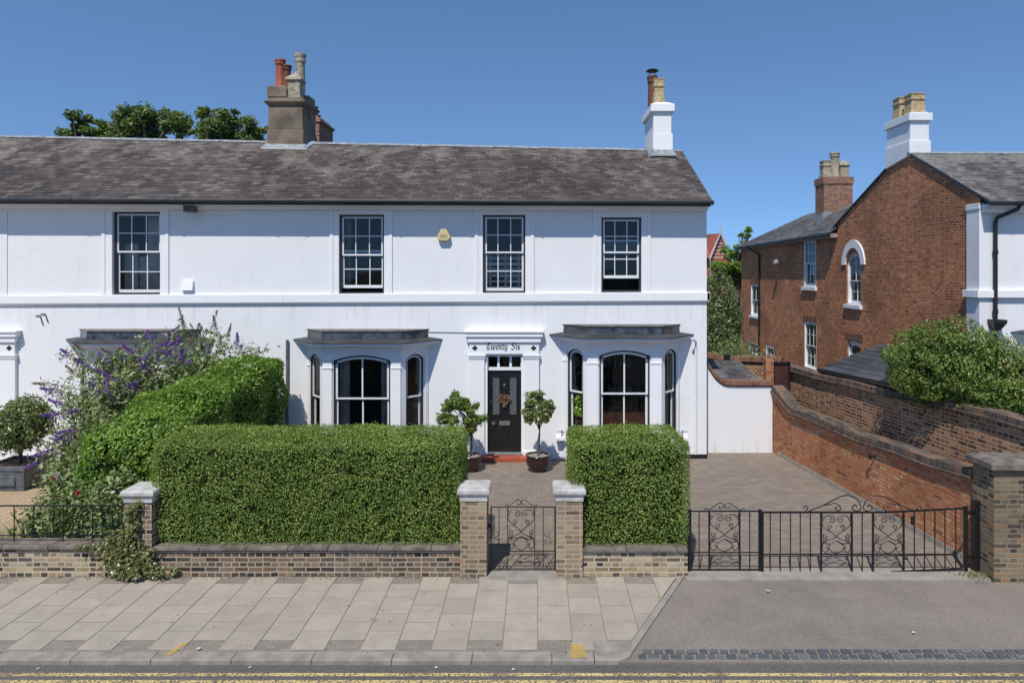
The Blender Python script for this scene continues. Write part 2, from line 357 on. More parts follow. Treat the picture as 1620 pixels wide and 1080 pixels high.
def rbox(n, x0, x1, y0, y1, z0, z1, r, skip=('b',)):
    fs = {'f': ((x1-x0)*(z1-z0)), 'k': ((x1-x0)*(z1-z0)), 'l': ((y1-y0)*(z1-z0)), 'r': ((y1-y0)*(z1-z0)), 't': ((x1-x0)*(y1-y0)), 'b': ((x1-x0)*(y1-y0))}
    ks = [k for k in fs if k not in skip]; w = np.array([fs[k] for k in ks]); ch = rng.choice(len(ks), n, p=w/w.sum())
    u = rng.uniform(0, 1, (n, 3)); P = np.stack([x0+u[:, 0]*(x1-x0), y0+u[:, 1]*(y1-y0), z0+u[:, 2]*(z1-z0)], 1)
    for i, k in enumerate(ks):
        m = ch == i
        if k == 'f': P[m, 1] = y0
        if k == 'k': P[m, 1] = y1
        if k == 'l': P[m, 0] = x0
        if k == 'r': P[m, 0] = x1
        if k == 't': P[m, 2] = z1
        if k == 'b': P[m, 2] = z0
    Q = np.stack([np.clip(P[:, 0], x0+r, x1-r), np.clip(P[:, 1], y0+r, y1-r), np.clip(P[:, 2], z0, z1-r)], 1)
    d = P-Q; L = np.linalg.norm(d, axis=1)[:, None]; N = d/np.maximum(L, 1e-6); return Q+N*r, N
def trim_hedge(label, x0, x1, y0, y1, z0, z1, n, size, mat, r=.22, amp=.03, taper=None, core=None, cat='hedge', name='clipped_hedge', inset=.07):
    h = thing(name, label, cat, None)
    P, N = rbox(n, x0, x1, y0, y1, z0, z1, r)
    P = P+N*(wob(P, 1.2)*amp)[:, None]-N*(rng.uniform(0, 1, n)**1.7*inset)[:, None]+N*(rng.uniform(0, 1, n)**14*.05)[:, None]
    gq = np.sin(P[:, 0]*13.1+P[:, 2]*9.7)+np.sin(P[:, 2]*17.3-P[:, 0]*7.1+2)+np.sin(P[:, 0]*29+P[:, 1]*23-P[:, 2]*21)+.8*np.sin(P[:, 0]*3.1+P[:, 2]*2.3+1)
    kp = (gq < 2.15) | (rng.uniform(0, 1, n) < .30); P, N = P[kp], N[kp]
    if taper: P = taper(P)
    leaves('foliage', P, N, size, mat, h, .75)
    # core grown from a bmesh grid box
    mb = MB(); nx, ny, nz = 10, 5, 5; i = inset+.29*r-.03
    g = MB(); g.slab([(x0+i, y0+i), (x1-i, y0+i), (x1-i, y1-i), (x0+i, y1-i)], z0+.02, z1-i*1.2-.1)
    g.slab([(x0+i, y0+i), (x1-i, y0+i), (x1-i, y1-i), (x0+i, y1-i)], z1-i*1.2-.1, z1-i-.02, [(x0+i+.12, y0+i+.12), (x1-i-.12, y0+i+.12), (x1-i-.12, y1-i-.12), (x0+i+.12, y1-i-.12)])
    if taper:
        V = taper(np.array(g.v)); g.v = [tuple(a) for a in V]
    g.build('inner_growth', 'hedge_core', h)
    mb = MB(); k = max(2, int((x1-x0)*2))
    for j in range(k):
        xx = x0+(j+.5)*(x1-x0)/k+random.uniform(-.05, .05); yy = (y0+y1)/2
        mb.tube([(xx, yy, 0), (xx+random.uniform(-.03, .03), yy, z0+.3)], .025, 6)
    mb.build('stem', 'bark', h); rebase(h, ((x0+x1)/2, (y0+y1)/2, 0)); return h
def blob(n, c, r, shell=.55, clumps=0, ampl=.18):
    d = rng.normal(0, 1, (n, 3)); d /= np.linalg.norm(d, axis=1)[:, None]
    rad = (1-shell*rng.uniform(0, 1, n)**2.0)
    w = 1+ampl*(np.sin(d[:, 0]*5.1+c[0])+np.sin(d[:, 1]*6.3+c[1]*2)+np.sin(d[:, 2]*7.7+d[:, 0]*4+c[2]))/2
    return np.asarray(c)+d*np.asarray(r)*(rad*w)[:, None], d
def multi_blob(n, blobs, **k):
    vol = np.array([b[1][0]*b[1][2] for b in blobs]); vol = vol/vol.sum(); Ps = []; Ns = []
    for b, v in zip(blobs, vol):
        p, d = blob(max(10, int(n*v)), b[0], b[1], **k); Ps.append(p); Ns.append(d)
    return np.concatenate(Ps), np.concatenate(Ns)
def cat_rom(pts, n=8):
    out = []; P = [np.array(p, float) for p in pts]; P = [2*P[0]-P[1]]+P+[2*P[-1]-P[-2]]
    for i in range(1, len(P)-2):
        for k in range(n):
            t = k/n; a, b, c, d = P[i-1:i+3]
            out.append(tuple(.5*((2*b)+(c-a)*t+(2*a-5*b+4*c-d)*t*t+(3*b-a-3*c+d)*t**3)))
    out.append(tuple(P[-2])); return out

# ------------------------------------------------------------------ ground
CAM = bpy.data.cameras.new('camera'); cam = bpy.data.objects.new('camera', CAM); COL.objects.link(cam)
cam.location = (0, 0, CH); cam.rotation_euler = (PI/2, 0, 0); CAM.sensor_width = 36; CAM.lens = 36*F/1620
CAM.shift_x = -40/1620; CAM.shift_y = -108/1620; CAM.clip_end = 3000; CAM.clip_start = .1; scn.camera = cam
S = np.array([.27, .84, -1.31]); S /= np.linalg.norm(S)
sd = bpy.data.lights.new('sun', 'SUN'); sd.energy = 4.5; sd.angle = math.radians(.55); sd.color = (1, .94, .845)
so = bpy.data.objects.new('sun', sd); COL.objects.link(so); so.rotation_euler = Vector(S).to_track_quat('-Z', 'Y').to_euler()
w = bpy.data.worlds.new('World'); scn.world = w; w.use_nodes = True; wt = w.node_tree
bg = wt.nodes['Background']; sk = wt.nodes.new('ShaderNodeTexSky'); sk.sky_type = 'NISHITA'; sk.sun_disc = False
sk.sun_elevation = math.asin(-S[2]); sk.sun_rotation = math.atan2(-S[0], -S[1]); sk.altitude = 2200; sk.air_density = 1.0; sk.dust_density = .1; sk.ozone_density = 2.4
mu = wt.nodes.new('ShaderNodeMix'); mu.data_type = 'RGBA'; mu.blend_type = 'MULTIPLY'; mu.inputs[0].default_value = 1; mu.inputs[7].default_value = (.95, 1.12, 1.2, 1)
tc = wt.nodes.new('ShaderNodeTexCoord'); va_ = wt.nodes.new('ShaderNodeVectorMath'); va_.inputs[1].default_value = (0, 0, .16); nz_ = wt.nodes.new('ShaderNodeVectorMath'); nz_.operation = 'NORMALIZE'
wt.links.new(tc.outputs['Generated'], va_.inputs[0]); wt.links.new(va_.outputs[0], nz_.inputs[0]); wt.links.new(nz_.outputs[0], sk.inputs['Vector'])
wt.links.new(sk.outputs[0], mu.inputs[6]); wt.links.new(mu.outputs[2], bg.inputs[0]); bg.inputs[1].default_value = .14
scn.view_settings.view_transform = 'Standard'; scn.view_settings.look = 'None'; scn.view_settings.exposure = 0; scn.view_settings.gamma = 1
scn.render.engine = 'CYCLES'

WD = 10.66    # garden wall front
KD = 8.33     # kerb front
def sheet(name, pts, z, mat):
    return struct(MB().poly([(a, b, z) for a, b in pts]).build(name, mat))
sheet('ground', [(-900, -900), (900, -900), (900, 1500), (-900, 1500)], -.12, 'ground_mat')
sheet('road', [(-60, -3), (60, -3), (60, WD), (-60, WD)], -.055, 'asphalt')
for i, (a, b) in enumerate(((8.09, 8.155), (7.95, 8.015))):
    o = sheet('road_marking', [(-60, a), (60, a), (60, b), (-60, b)], -.050, 'yellow_line')
struct(MB().slab([(.8, KD+.005), (60, KD+.005), (60, WD+.3), (.8, WD+.3)], -.0535, -.022).build('crossover', 'crossover'))
# pavement sub base and slabs
xa = X(995, 8.6); xb = X(1078, WD)
mb = MB(); mb.slab([(-60, 8.5), (1.18, 8.5), (xb, WD+.25), (-60, WD+.25)], -.052, -.006); struct(mb.build('pavement_bed', 'small_block'))
mb = MB(); SW = .4455; SL = .457
def clipx(y): return xa+(xb-xa)*(y-8.55)/(WD-8.55)
def clip(poly):
    f = lambda p: p[0]-(clipx(p[1])-.065); out = []
    for p, q in zip(poly, poly[1:]+poly[:1]):
        a_, b_ = f(p), f(q)
        if a_ <= 0: out.append(p)
        if a_*b_ < 0: t = a_/(a_-b_); out.append((p[0]+(q[0]-p[0])*t, p[1]+(q[1]-p[1])*t))
    return out
x = X(850.5, 8.55); k = 0
cols = [x+i*SW for i in range(-60, 6)]
for i, cx0 in enumerate(cols):
    odd = i % 2
    ys = 8.56 if odd else 8.79
    cnt = 4
    for j in range(cnt):
        y0 = ys+j*SL; y1 = y0+SL
        if y1 > WD-.02: continue
        g = .006; a, b = cx0+g, cx0+SW-g; z = random.uniform(0, .003)
        q = clip([(a, y0+g), (b, y0+g), (b, y1-g), (a, y1-g)])
        if len(q) < 3: continue
        mb.slab(q, -.004, z)
struct(mb.build('pavement', 'slab'))
# strip edging of the crossover
mb = MB(); mb.slab([(clipx(8.55)-.05, 8.55), (clipx(8.55)+.05, 8.55), (clipx(WD+.02)+.05, WD+.02), (clipx(WD+.02)-.05, WD+.02)], -.05, .006); struct(mb.build('pavement_edging', 'strip_stone', bevel=.006))
# kerb
mb = MB(); xx = -40.0
kxe = 1.05
while xx < kxe-.1:
    x1 = min(xx+.98, kxe-.35) if xx+.98 > kxe-.6 else xx+.98
    mb.slab([(xx+.002, KD), (x1-.002, KD), (x1-.002, 8.53), (xx+.002, 8.53)], -.09, .004+random.uniform(0, .002)); xx = x1
    if xx >= kxe-.36: break
arc = [(kxe-.345, KD)]+[(kxe-.1+.25*math.sin(a), KD+.25-.25*math.cos(a)) for a in [i*PI/2/6 for i in range(7)]]+[(kxe+.15, 8.72), (kxe-.345, 8.78)]
mb.slab(arc, -.09, .0095); struct(mb.build('kerb', 'kerbstone', bevel=.012))
# yellow paint marks
for px in (275, 915):
    xc = X(px, 8.55)
    q = [(xc-.05, 8.42), (xc+.03, 8.42), (xc+.10, 8.72), (xc+.02, 8.72)] if px < 500 else [(xc-.1, 8.36), (xc+.1, 8.38), (xc+.06, 8.66), (xc-.09, 8.7)]
    o = sheet('road_marking', q, .0125, 'paint_mark')
# granite setts
mb = MB(); x = X(1000, 8.5)
for row in range(2):
    xx = x+row*.07+ .05
    while xx < 14:
        L = random.uniform(.10, .17); y0 = 8.375+row*.115
        q = [(xx+.009, y0+.008), (xx+L-.009, y0+.008+random.uniform(-.004, .004)), (xx+L-.009+.01, y0+.105), (xx+.009+.01, y0+.105)]
        cx_, cy_ = sum(a[0] for a in q)/4, sum(a[1] for a in q)/4
        mb.slab(q, -.05, -.004+random.uniform(-.004, .004), [(cx_+(a-cx_)*.86, cy_+(b-cy_)*.8) for a, b in q]); xx += L
struct(mb.build('sett_channel', 'sett', smooth=False))
# brick footing strip by the wall, garden paving and driveway
sheet('path', [(-1.35, WD+.25), (.75, WD+.25), (.9, 17.2), (-2.6, 17.2)], .006, 'block_paving')
sheet('driveway', [(.4, 10.95), (7.3, 10.95), (6.4, 18.3), (.4, 18.3)], .002, 'block_paving')
mb = MB(); mb.box(-.9, .4, 10.5, 10.86, -.05, .012); mb.box(2.3, 7.0, 10.52, 10.93, -.05, .009); struct(mb.build('threshold_slab', 'strip_stone', bevel=.005))
sheet('front_garden', [(-30, WD+.3), (-1.3, WD+.3), (-1.3, 17.39), (-30, 17.39)], -.004, 'soil')
sheet('gravel_bed', [(-30, WD+.3), (-8.0, WD+.3), (-8.6, 17.38), (-30, 17.38)], .001, 'gravel_mat')
sheet('rear_garden', [(4.4, 18.0), (12, 18.0), (12, 60), (4.4, 60)], -.06, 'ground_mat')
# litter on the pavement
mb = MB()
for px, py, s_ in ((314, 1027, .03), (1215, 935, .025), (60, 1051, .02), (395, 1049, .02), (690, 1049, .02), (812, 1052, .02), (1445, 1001, .02)):
    D = F*CH/(py-VY); x0 = X(px, D); z = .014 if D > 8.4 else -.045
    mb.poly([(x0-s_, D-s_*.5, z), (x0+s_*.6, D-s_, z+.004), (x0+s_, D+s_*.4, z+.006), (x0-s_*.4, D+s_, z+.003)])
o = mb.build('litter', 'petal_pale'); o['kind'] = 'stuff'; o['label'] = 'scattered pale scraps and leaves lying on the pavement and road'; o['category'] = 'litter'

# ------------------------------------------------------------------ walls with openings
def wall_panel(mb, u0, u1, z0, z1, ops, t=.2):
    """ops: (a,b,c,d,rise); front sheet at w=0 with reveals t deep"""
    us = sorted({u0, u1, *[o[0] for o in ops], *[o[1] for o in ops]}); zs = sorted({z0, z1, *[o[2] for o in ops], *[o[3] for o in ops]})
    for i in range(len(us)-1):
        for j in range(len(zs)-1):
            cu, cz = (us[i]+us[i+1])/2, (zs[j]+zs[j+1])/2
            if any(o[0] < cu < o[1] and o[2] < cz < o[3] for o in ops): continue
            mb.quad((us[i], 0, zs[j]), (us[i+1], 0, zs[j]), (us[i+1], 0, zs[j+1]), (us[i], 0, zs[j+1]))
    for o in ops:
        a, b, c, d = o[:4]; rise = o[4] if len(o) > 4 else 0
        e = d-rise
        mb.quad((a, 0, c), (a, t, c), (a, t, e), (a, 0, e)); mb.quad((b, 0, c), (b, 0, e), (b, t, e), (b, t, c))
        mb.quad((a, 0, c), (b, 0, c), (b, t, c), (a, t, c))
        if not rise: mb.quad((a, 0, d), (a, t, d), (b, t, d), (b, 0, d))
        else:
            n = 14; P = [(a+(b-a)*i/n, arch(a, b, e, rise, a+(b-a)*i/n)) for i in range(n+1)]
            for i in range(n):
                (p, q), (r_, s_) = P[i], P[i+1]
                mb.quad((p, 0, q), (r_, 0, s_), (r_, 0, d), (p, 0, d)); mb.quad((p, 0, q), (p, t, q), (r_, t, s_), (r_, 0, s_))
def arch(a, b, e, rise, u):
    h = (b-a)/2; c = (a+b)/2; R = (h*h+rise*rise)/(2*rise); return e+rise-R+math.sqrt(max(0, R*R-(u-c)**2))
def strip_arch(mb, a, b, e, rise, t, w0, w1, n=14):   # curved bar hugging the arch from below
    for i in range(n):
        p, r_ = a+(b-a)*i/n, a+(b-a)*(i+1)/n; q, s_ = arch(a, b, e, rise, p), arch(a, b, e, rise, r_)
        mb.hexa([(p, w0, q-t), (r_, w0, s_-t), (r_, w1, s_-t), (p, w1, q-t), (p, w0, q), (r_, w0, s_), (r_, w1, s_), (p, w1, q)])
def sash_window(parent, fr, a, b, c, d, rise=0, cols=3, meet=None, hb=(1, 1), wd=.13, frame_mat='dark_frame', blind=None, lift=0., sill=None, curtain=None, label=None, ft=.045, st=.045, arcbars=False):
    W = part('window', parent, label); e = d-rise; T = d
    mb = MB(fr); k = ft                                            # box frame
    mb.box(a+.003, a+k, wd-.06, wd+.12, c, e); mb.box(b-k, b-.003, wd-.06, wd+.12, c, e); mb.box(a+k, b-k, wd-.07, wd+.12, c+.003, c+k+.02)
    if rise: strip_arch(mb, a+.002, b-.002, e-.003, rise, k, wd-.06, wd+.12)
    else: mb.box(a+k, b-k, wd-.06, wd+.12, d-k, d-.003)
    mb.build('frame', frame_mat, W)
    mz = meet if meet is not None else (c+d)/2; a2, b2 = a+k+.002, b-k-.002; bt = .022
    def sash(z0, z1, w0, top_arch, nrow, bot):
        m = MB(fr); w1 = w0+.04; sy = z1-(rise if top_arch else 0)
        m.box(a2, a2+st, w0, w1, z0, sy); m.box(b2-st, b2, w0, w1, z0, sy); m.box(a2+st, b2-st, w0+.001, w1-.001, z0, z0+bot)
        if top_arch: strip_arch(m, a2, b2, sy, rise*.97, st, w0, w1)
        else: m.box(a2+st, b2-st, w0+.001, w1-.001, z1-.04, z1)
        for i in range(1, cols):
            u = a2+(b2-a2)*i/cols; zt = (arch(a2, b2, sy, rise*.97, u)-st) if top_arch else z1-.04
            m.box(u-bt/2*(1 if cols > 2 else 1.6), u+bt/2*(1 if cols > 2 else 1.6), w0+.004, w1-.004, z0+bot, zt)
        for j in range(1, nrow+1):
            zz = z0+(z1-z0)*j/(nrow+1); m.box(a2+st, b2-st, w0+.006, w1-.006, zz-bt/2, zz+bt/2)
        m.build('sash', 'white_paint', W)
        g = MB(fr); w_ = w0+.02
        if top_arch:
            n = 12; pts = [(a2+.02, w_, z0+.02), (b2-.02, w_, z0+.02)]+[(b2-.02-(b2-a2-.04)*i/n, w_, arch(a2, b2, sy, rise*.97, b2-.02-(b2-a2-.04)*i/n)-.02) for i in range(n+1)]
            g.poly(pts)
        else:
            q = (z1-z0)/(nrow+1); cw = (b2-a2)/cols
            for i in range(cols):
                for j in range(nrow+1):
                    dx, dz = random.uniform(-.003, .003), random.uniform(-.003, .003); uu, zz = a2+i*cw, z0+j*q
                    g.quad((uu+.004, w_+dx, zz+.01), (uu+cw-.004, w_-dx, zz+.01), (uu+cw-.004, w_-dx+dz, zz+q-.01), (uu+.004, w_+dx+dz, zz+q-.01))
        g.build('pane', 'glass', W)
    T2 = (d if rise else d-k)-.002-(k if rise else 0)
    sash(mz-.02, T2, wd-.02, bool(rise), hb[0], .04)
    zb = c+k+.022+lift; sash(zb, mz+.02+lift, wd+.03, False, hb[1], .075)
    if blind:
        m = MB(fr); n = 13; u0, u1 = a+k, b-k
        for i in range(n):
            p, r_ = u0+(u1-u0)*i/n, u0+(u1-u0)*(i+1)/n; mm = (p+r_)/2
            m.add([(p, wd-.05, d-.003), (r_, wd-.05, d-.003), (r_, wd-.05, blind+.02), (mm, wd-.05, blind), (p, wd-.05, blind+.02)], [(0, 1, 2, 3, 4)])
        m.box(u0, u1, wd-.045, wd-.03, blind+.03, d-.003)
        m.build('blind', 'white_paint', W)
    if curtain:
        m = MB(fr)
        for (u0, u1, z0, z1, mt) in curtain:
            n = int((u1-u0)/.035)+2
            for i in range(n):
                p, r_ = u0+(u1-u0)*i/n, u0+(u1-u0)*(i+1)/n; d0, d1 = wd+.28+.04*(i % 2), wd+.28+.04*((i+1) % 2)
                m.quad((p, d0, z0), (r_, d1, z0), (r_, d1, z1), (p, d0, z1))
        m.build('curtain', curtain[0][4], W)
    if sill:
        MB(fr).box(a-.1, b+.1, -.09, .05, c-sill, c+.002).build('sill', 'white_paint', W, bevel=.006)
    return W
def surround(parent, fr, a, b, z0, z1, oa, ob, oc, od):
    m = MB(fr); t = .035; t2 = .018; k = .09
    m.box(a, a+k, -t, .0, z0, z1); m.box(b-k, b, -t, .0, z0, z1); m.box(a+k, b-k, -t, .0, z1-k, z1)
    m.box(a+k, oa-.002, -t2, 0, z0, z1-k); m.box(ob+.002, b-k, -t2, 0, z0, z1-k); m.box(oa-.002, ob+.002, -t2, 0, od+.002, z1-k)
    return m.build('surround', 'stucco_trim', parent, bevel=.008)
def slates(mb, EL, ER, RL, RR, rowh=.16, w=.23, th=.008):
    EL, ER, RL, RR = map(Vector, (EL, ER, RL, RR)); nrow = max(2, int(((RL-EL).length+(RR-ER).length)/2/rowh))
    nrm = (ER-EL).cross(RR-EL); nrm = (nrm if nrm.length > 1e-6 else (ER-EL).cross(RL-EL)).normalized()
    if nrm.z < 0: nrm = -nrm
    for j in range(nrow):
        t0, t1 = j/nrow, (j+1.35)/nrow; t1 = min(t1, 1)
        L0, R0, L1, R1 = EL.lerp(RL, t0), ER.lerp(RR, t0), EL.lerp(RL, t1), ER.lerp(RR, t1)
        wd = (R0-L0).length; wm = (ER-EL).length; n = int(wd/w)+2
        off = (.5 if j % 2 else 0)*w
        ax = (ER-EL).normalized(); s0 = (L0-EL).dot(ax); e0 = s0+wd; s1 = (L1-EL).dot(ax); e1 = s1+(R1-L1).length
        k0 = math.floor((s0-off)/w)
        for k in range(k0, k0+n+2):
            a, b = k*w+off, (k+1)*w+off
            a0, b0 = max(a, s0), min(b, e0); a1, b1 = max(a, s1), min(b, e1)
            if b0-a0 < .02: continue
            if b1 < a1: a1 = b1 = min(max((a+b)/2, s1), e1)
            f = lambda s, A, B, sa, sb: A.lerp(B, (s-sa)/(sb-sa) if sb-sa > 1e-6 else 0)
            g = .003; j1, j2 = random.uniform(0, .006), random.uniform(0, .006)
            p0, p1 = f(a0+g, L0, R0, s0, e0)+nrm*(th*2+j1), f(b0-g, L0, R0, s0, e0)+nrm*(th*2+j2)
            q0, q1 = f(a1+g, L1, R1, s1, e1)+nrm*.004, f(b1-g, L1, R1, s1, e1)+nrm*.004
            dn = (L0-L1).normalized()*random.uniform(0, .012); p0 = p0+dn; p1 = p1+dn
            r_ = random.random(); r_ = r_ if random.random() > .04 else 1
            d0, d1 = p0-nrm*th, p1-nrm*th
            mb.add([tuple(v) for v in (p0, p1, q1, q0, d0, d1)], [(0, 1, 2, 3), (4, 5, 1, 0)], r_, raw=True)
def roof_part(parent, planes, mat, under='roof_felt', rowh=.16, w=.23, name='roof'):
    mb = MB()
    for pl in planes:
        mb.cur = 0; slates(mb, *pl, rowh=rowh, w=w)
        mb.cur = 1; a, b, c, d = pl; dz = .012
        mb.add([(p[0], p[1], p[2]-dz) for p in (a, b, d, c)], [(0, 1, 2, 3)], raw=True)
    return mb.build(name, [mat, under], parent)

# ------------------------------------------------------------------ bay window
FD = 17.4
def bay(parent, cx, dz=0., half=1.53, fh=.94, p=.6, wx=None, mat='stucco', y=FD, curt=False, wf=.64):
    B = part('bay_window', parent)
    zt, zs, top = 2.62+dz, .55, 2.86+dz
    segs = [((cx-half, y), (cx-fh, y-p)), ((cx-fh, y-p), (cx+fh, y-p)), ((cx+fh, y-p), (cx+half, y))]
    wl = MB(); pil = MB()
    for i, (A, C) in enumerate(segs):
        L = math.hypot(C[0]-A[0], C[1]-A[1]); fr = Fr(A[0], A[1], math.atan2(C[1]-A[1], C[0]-A[0])); wl.fr = fr
        if i == 1: a, b, rise = L/2-wf, L/2+wf, .13
        else: a, b, rise = L/2-.27, L/2+.27, .14
        dd = zt+.08; wall_panel(wl, 0, L, 0, top, [(a, b, zs, dd, rise)], .14)
        sash_window(B, fr, a, b, zs, dd, rise, cols=2 if i == 1 else 1, meet=1.63+dz, hb=(0, 0), wd=.07, ft=.035 if i == 1 else .03, st=.055 if i == 1 else .045,
                    frame_mat='dark_frame', curtain=[(a+.03, a+.2, .6, 2.5, 'curtain_pale')] if (curt and i != 1) or (i == 2) else ([(a+.05, a+.3, .6, 2.5, 'curtain'), (b-.3, b-.05, .6, 2.5, 'curtain')] if curt else None))
        pil.fr = fr
        if i == 1:
            for (u0, u1) in ((.01, a-.03), (b+.03, L-.01)):
                pil.box(u0, u1, -.035, 0, 0, zt-.05); pil.box(u0-.03, u1+.03, -.06, 0, zt-.05, zt+.0); pil.box(u0-.01, u1+.01, -.05, 0, zt-.25, zt-.21)
                pil.box(u0-.02, u1+.02, -.06, 0, .40, .50)
        else:
            u0, u1 = (.0, a-.03) if i == 0 else (b+.03, L)
            pil.box(u0+.01, u1, -.025, 0, 0, zt-.05); pil.box(u0, u1+.01, -.05, 0, zt-.05, zt); pil.box(u0, u1+.01, -.04, 0, zt-.25, zt-.21)
        pil.box(.02, L-.02, -.09, -.0, .46, .54)
    wl.build('bay_wall', mat, B); pil.build('pilaster', 'stucco_trim', B, bevel=.006)
    # cornice steps
    def outl(o): return [(cx-half-o*1.05, y), (cx-fh-o*.41, y-p-o), (cx+fh+o*.41, y-p-o), (cx+half+o*1.05, y)]
    c = MB(); c.slab(outl(.04), top-.02, top+.03); c.slab(outl(.10), top+.03, top+.09, outl(.24)); c.slab(outl(.30), top+.09, top+.155)
    c.build('cornice', 'stucco_trim', B)
    r_ = MB(); z = top+.158; r_.slab(outl(.36), z, z+.025); r_.slab(outl(.36), z+.025, z+.075, outl(.08))
    r_.build('bay_roof', 'roof_felt', B)
    u = MB(); u.slab(outl(.02), z+.07, z+.27, outl(.0)); u.build('lead_upstand', 'lead', B, bevel=.006)
    u = MB(); u.slab(outl(.035), z+.27, z+.285); u.build('lead_trim', 'coping', B)
    # window ledge guards
    for sgn in (-1, 1):
        g = MB(); xx = cx+sgn*(half-.02)
        g.box(xx-.22 if sgn < 0 else xx-.04, xx+.04 if sgn < 0 else xx+.22, y-.2, y, .50, .58)
        g.build('side_ledge', 'stucco_trim', B, bevel=.005)
    for sgn in (-1, 1):
        g = MB(); xx = cx+sgn*(half+.06)
        g.tube([(xx-.13, y-.16, .72), (xx+.13, y-.16, .72)], .009); g.tube([(xx, y-.16, .58), (xx, y-.16, .77)], .010)
        g.tube(cat_rom([(xx, y-.16, .72), (xx-.05*sgn, y-.16, .68), (xx-.02*sgn, y-.16, .64), (xx+.01, y-.16, .66)]), .008)
        g.build('sill_bracket', 'black_iron', B)
    return B
# ------------------------------------------------------------------ chimney helpers
def pot(parent, x, y, z0, z1, r, mat, style='round', label=None):
    m = MB(); h = z1-z0
    if style == 'round':
        m.lathe(x, y, [(r*1.15, z0), (r*1.1, z0+h*.08), (r, z0+h*.12), (r*.88, z0+h*.78), (r*.9, z0+h*.8), (r*1.08, z0+h*.83), (r*1.08, z0+h*.87), (r*.95, z0+h*.89), (r*1.15, z0+h*.94), (r*1.15, z1), (r*.8, z1), (r*.75, z1-.1)], 20)
    elif style == 'square':
        m.lathe(x, y, [(r*1.15, z0), (r*.95, z0+h*.65), (r*1.15, z0+h*.68), (r*1.15, z0+h*.76), (r*.98, z0+h*.78), (r*1.0, z1-.04), (r*1.1, z1-.03), (r*1.1, z1), (r*.7, z1), (r*.7, z1-.15)], square=True)
    else:
        m.lathe(x, y, [(r, z0), (r*.95, z0+h*.62), (r*1.25, z0+h*.66), (r*1.2, z0+h*.74), (r*.9, z0+h*.8), (0.01, z1)], square=True)
    o = m.build('chimney_pot', mat, parent, smooth=False, bevel=.008)
    if style == 'round': o.data.polygons.foreach_set('use_smooth', [True]*len(o.data.polygons))
    if label: o['label'] = label
    return o

# ------------------------------------------------------------------ the terrace: two white houses
SPLIT = X(449, FD); XR = X(1118, FD); XL = -24.0
RZ = 8.50; RD = 20.5
def win_px(l, r, t, b, D=FD): return X(l, D), X(r, D), Z(b, D), Z(t, D)
fr0 = Fr(0, FD)
def eave_z(x): return 6.50+(x-XR)*(-.0035)
def house_shell(name, label, x0, x1, upper, bays, door, ridge, ends):
    H = thing(name, label, 'house')
    ops = [win_px(*u[:4]) for u in upper]
    ops += [(c-1.44, c+1.44, .5, 2.66) for c in bays]
    if door is not None: ops.append((door-.47, door+.47, .0, Z(561, FD)))
    w_ = MB(fr0); wall_panel(w_, x0, x1, -.05, 6.62, ops, .22)
    w_.fr = ID; w_.quad((x1, FD, -.05), (x1, 24, -.05), (x1, 24, 6.9), (x1, FD, 6.62)); w_.quad((x0, FD, -.05), (x0, 24, -.05), (x0, 24, 6.62), (x0, FD, 6.62))
    w_.poly([(x1, FD, 6.6), (x1, 23.9, 6.6), (x1, RD, ridge[1]-.05)]) if ends else None
    w_.quad((x0, 24, -.05), (x1, 24, -.05), (x1, 24, 6.62), (x0, 24, 6.62)); w_.build('wall', 'stucco', H)
    r_ = MB(); r_.quad((x0+.02, FD+.23, .1), (x1-.02, FD+.23, .1), (x1-.02, 21, .1), (x0+.02, 21, .1))
    for zz in (3.3, 6.3): r_.box(x0+.02, x1-.02, FD+.23, 21, zz, zz+.2)
    r_.quad((x0+.02, 21, .1), (x1-.02, 21, .1), (x1-.02, 21, 6.3), (x0+.02, 21, 6.3))
    k = x0+.03
    while k < x1:
        r_.box(k, k+.1, FD+.6, 21, .1, 6.3); k += (x1-x0-.2)/(3 if name == 'end_terrace_house' else 5)
    r_.build('interior', 'room', H)
    return H
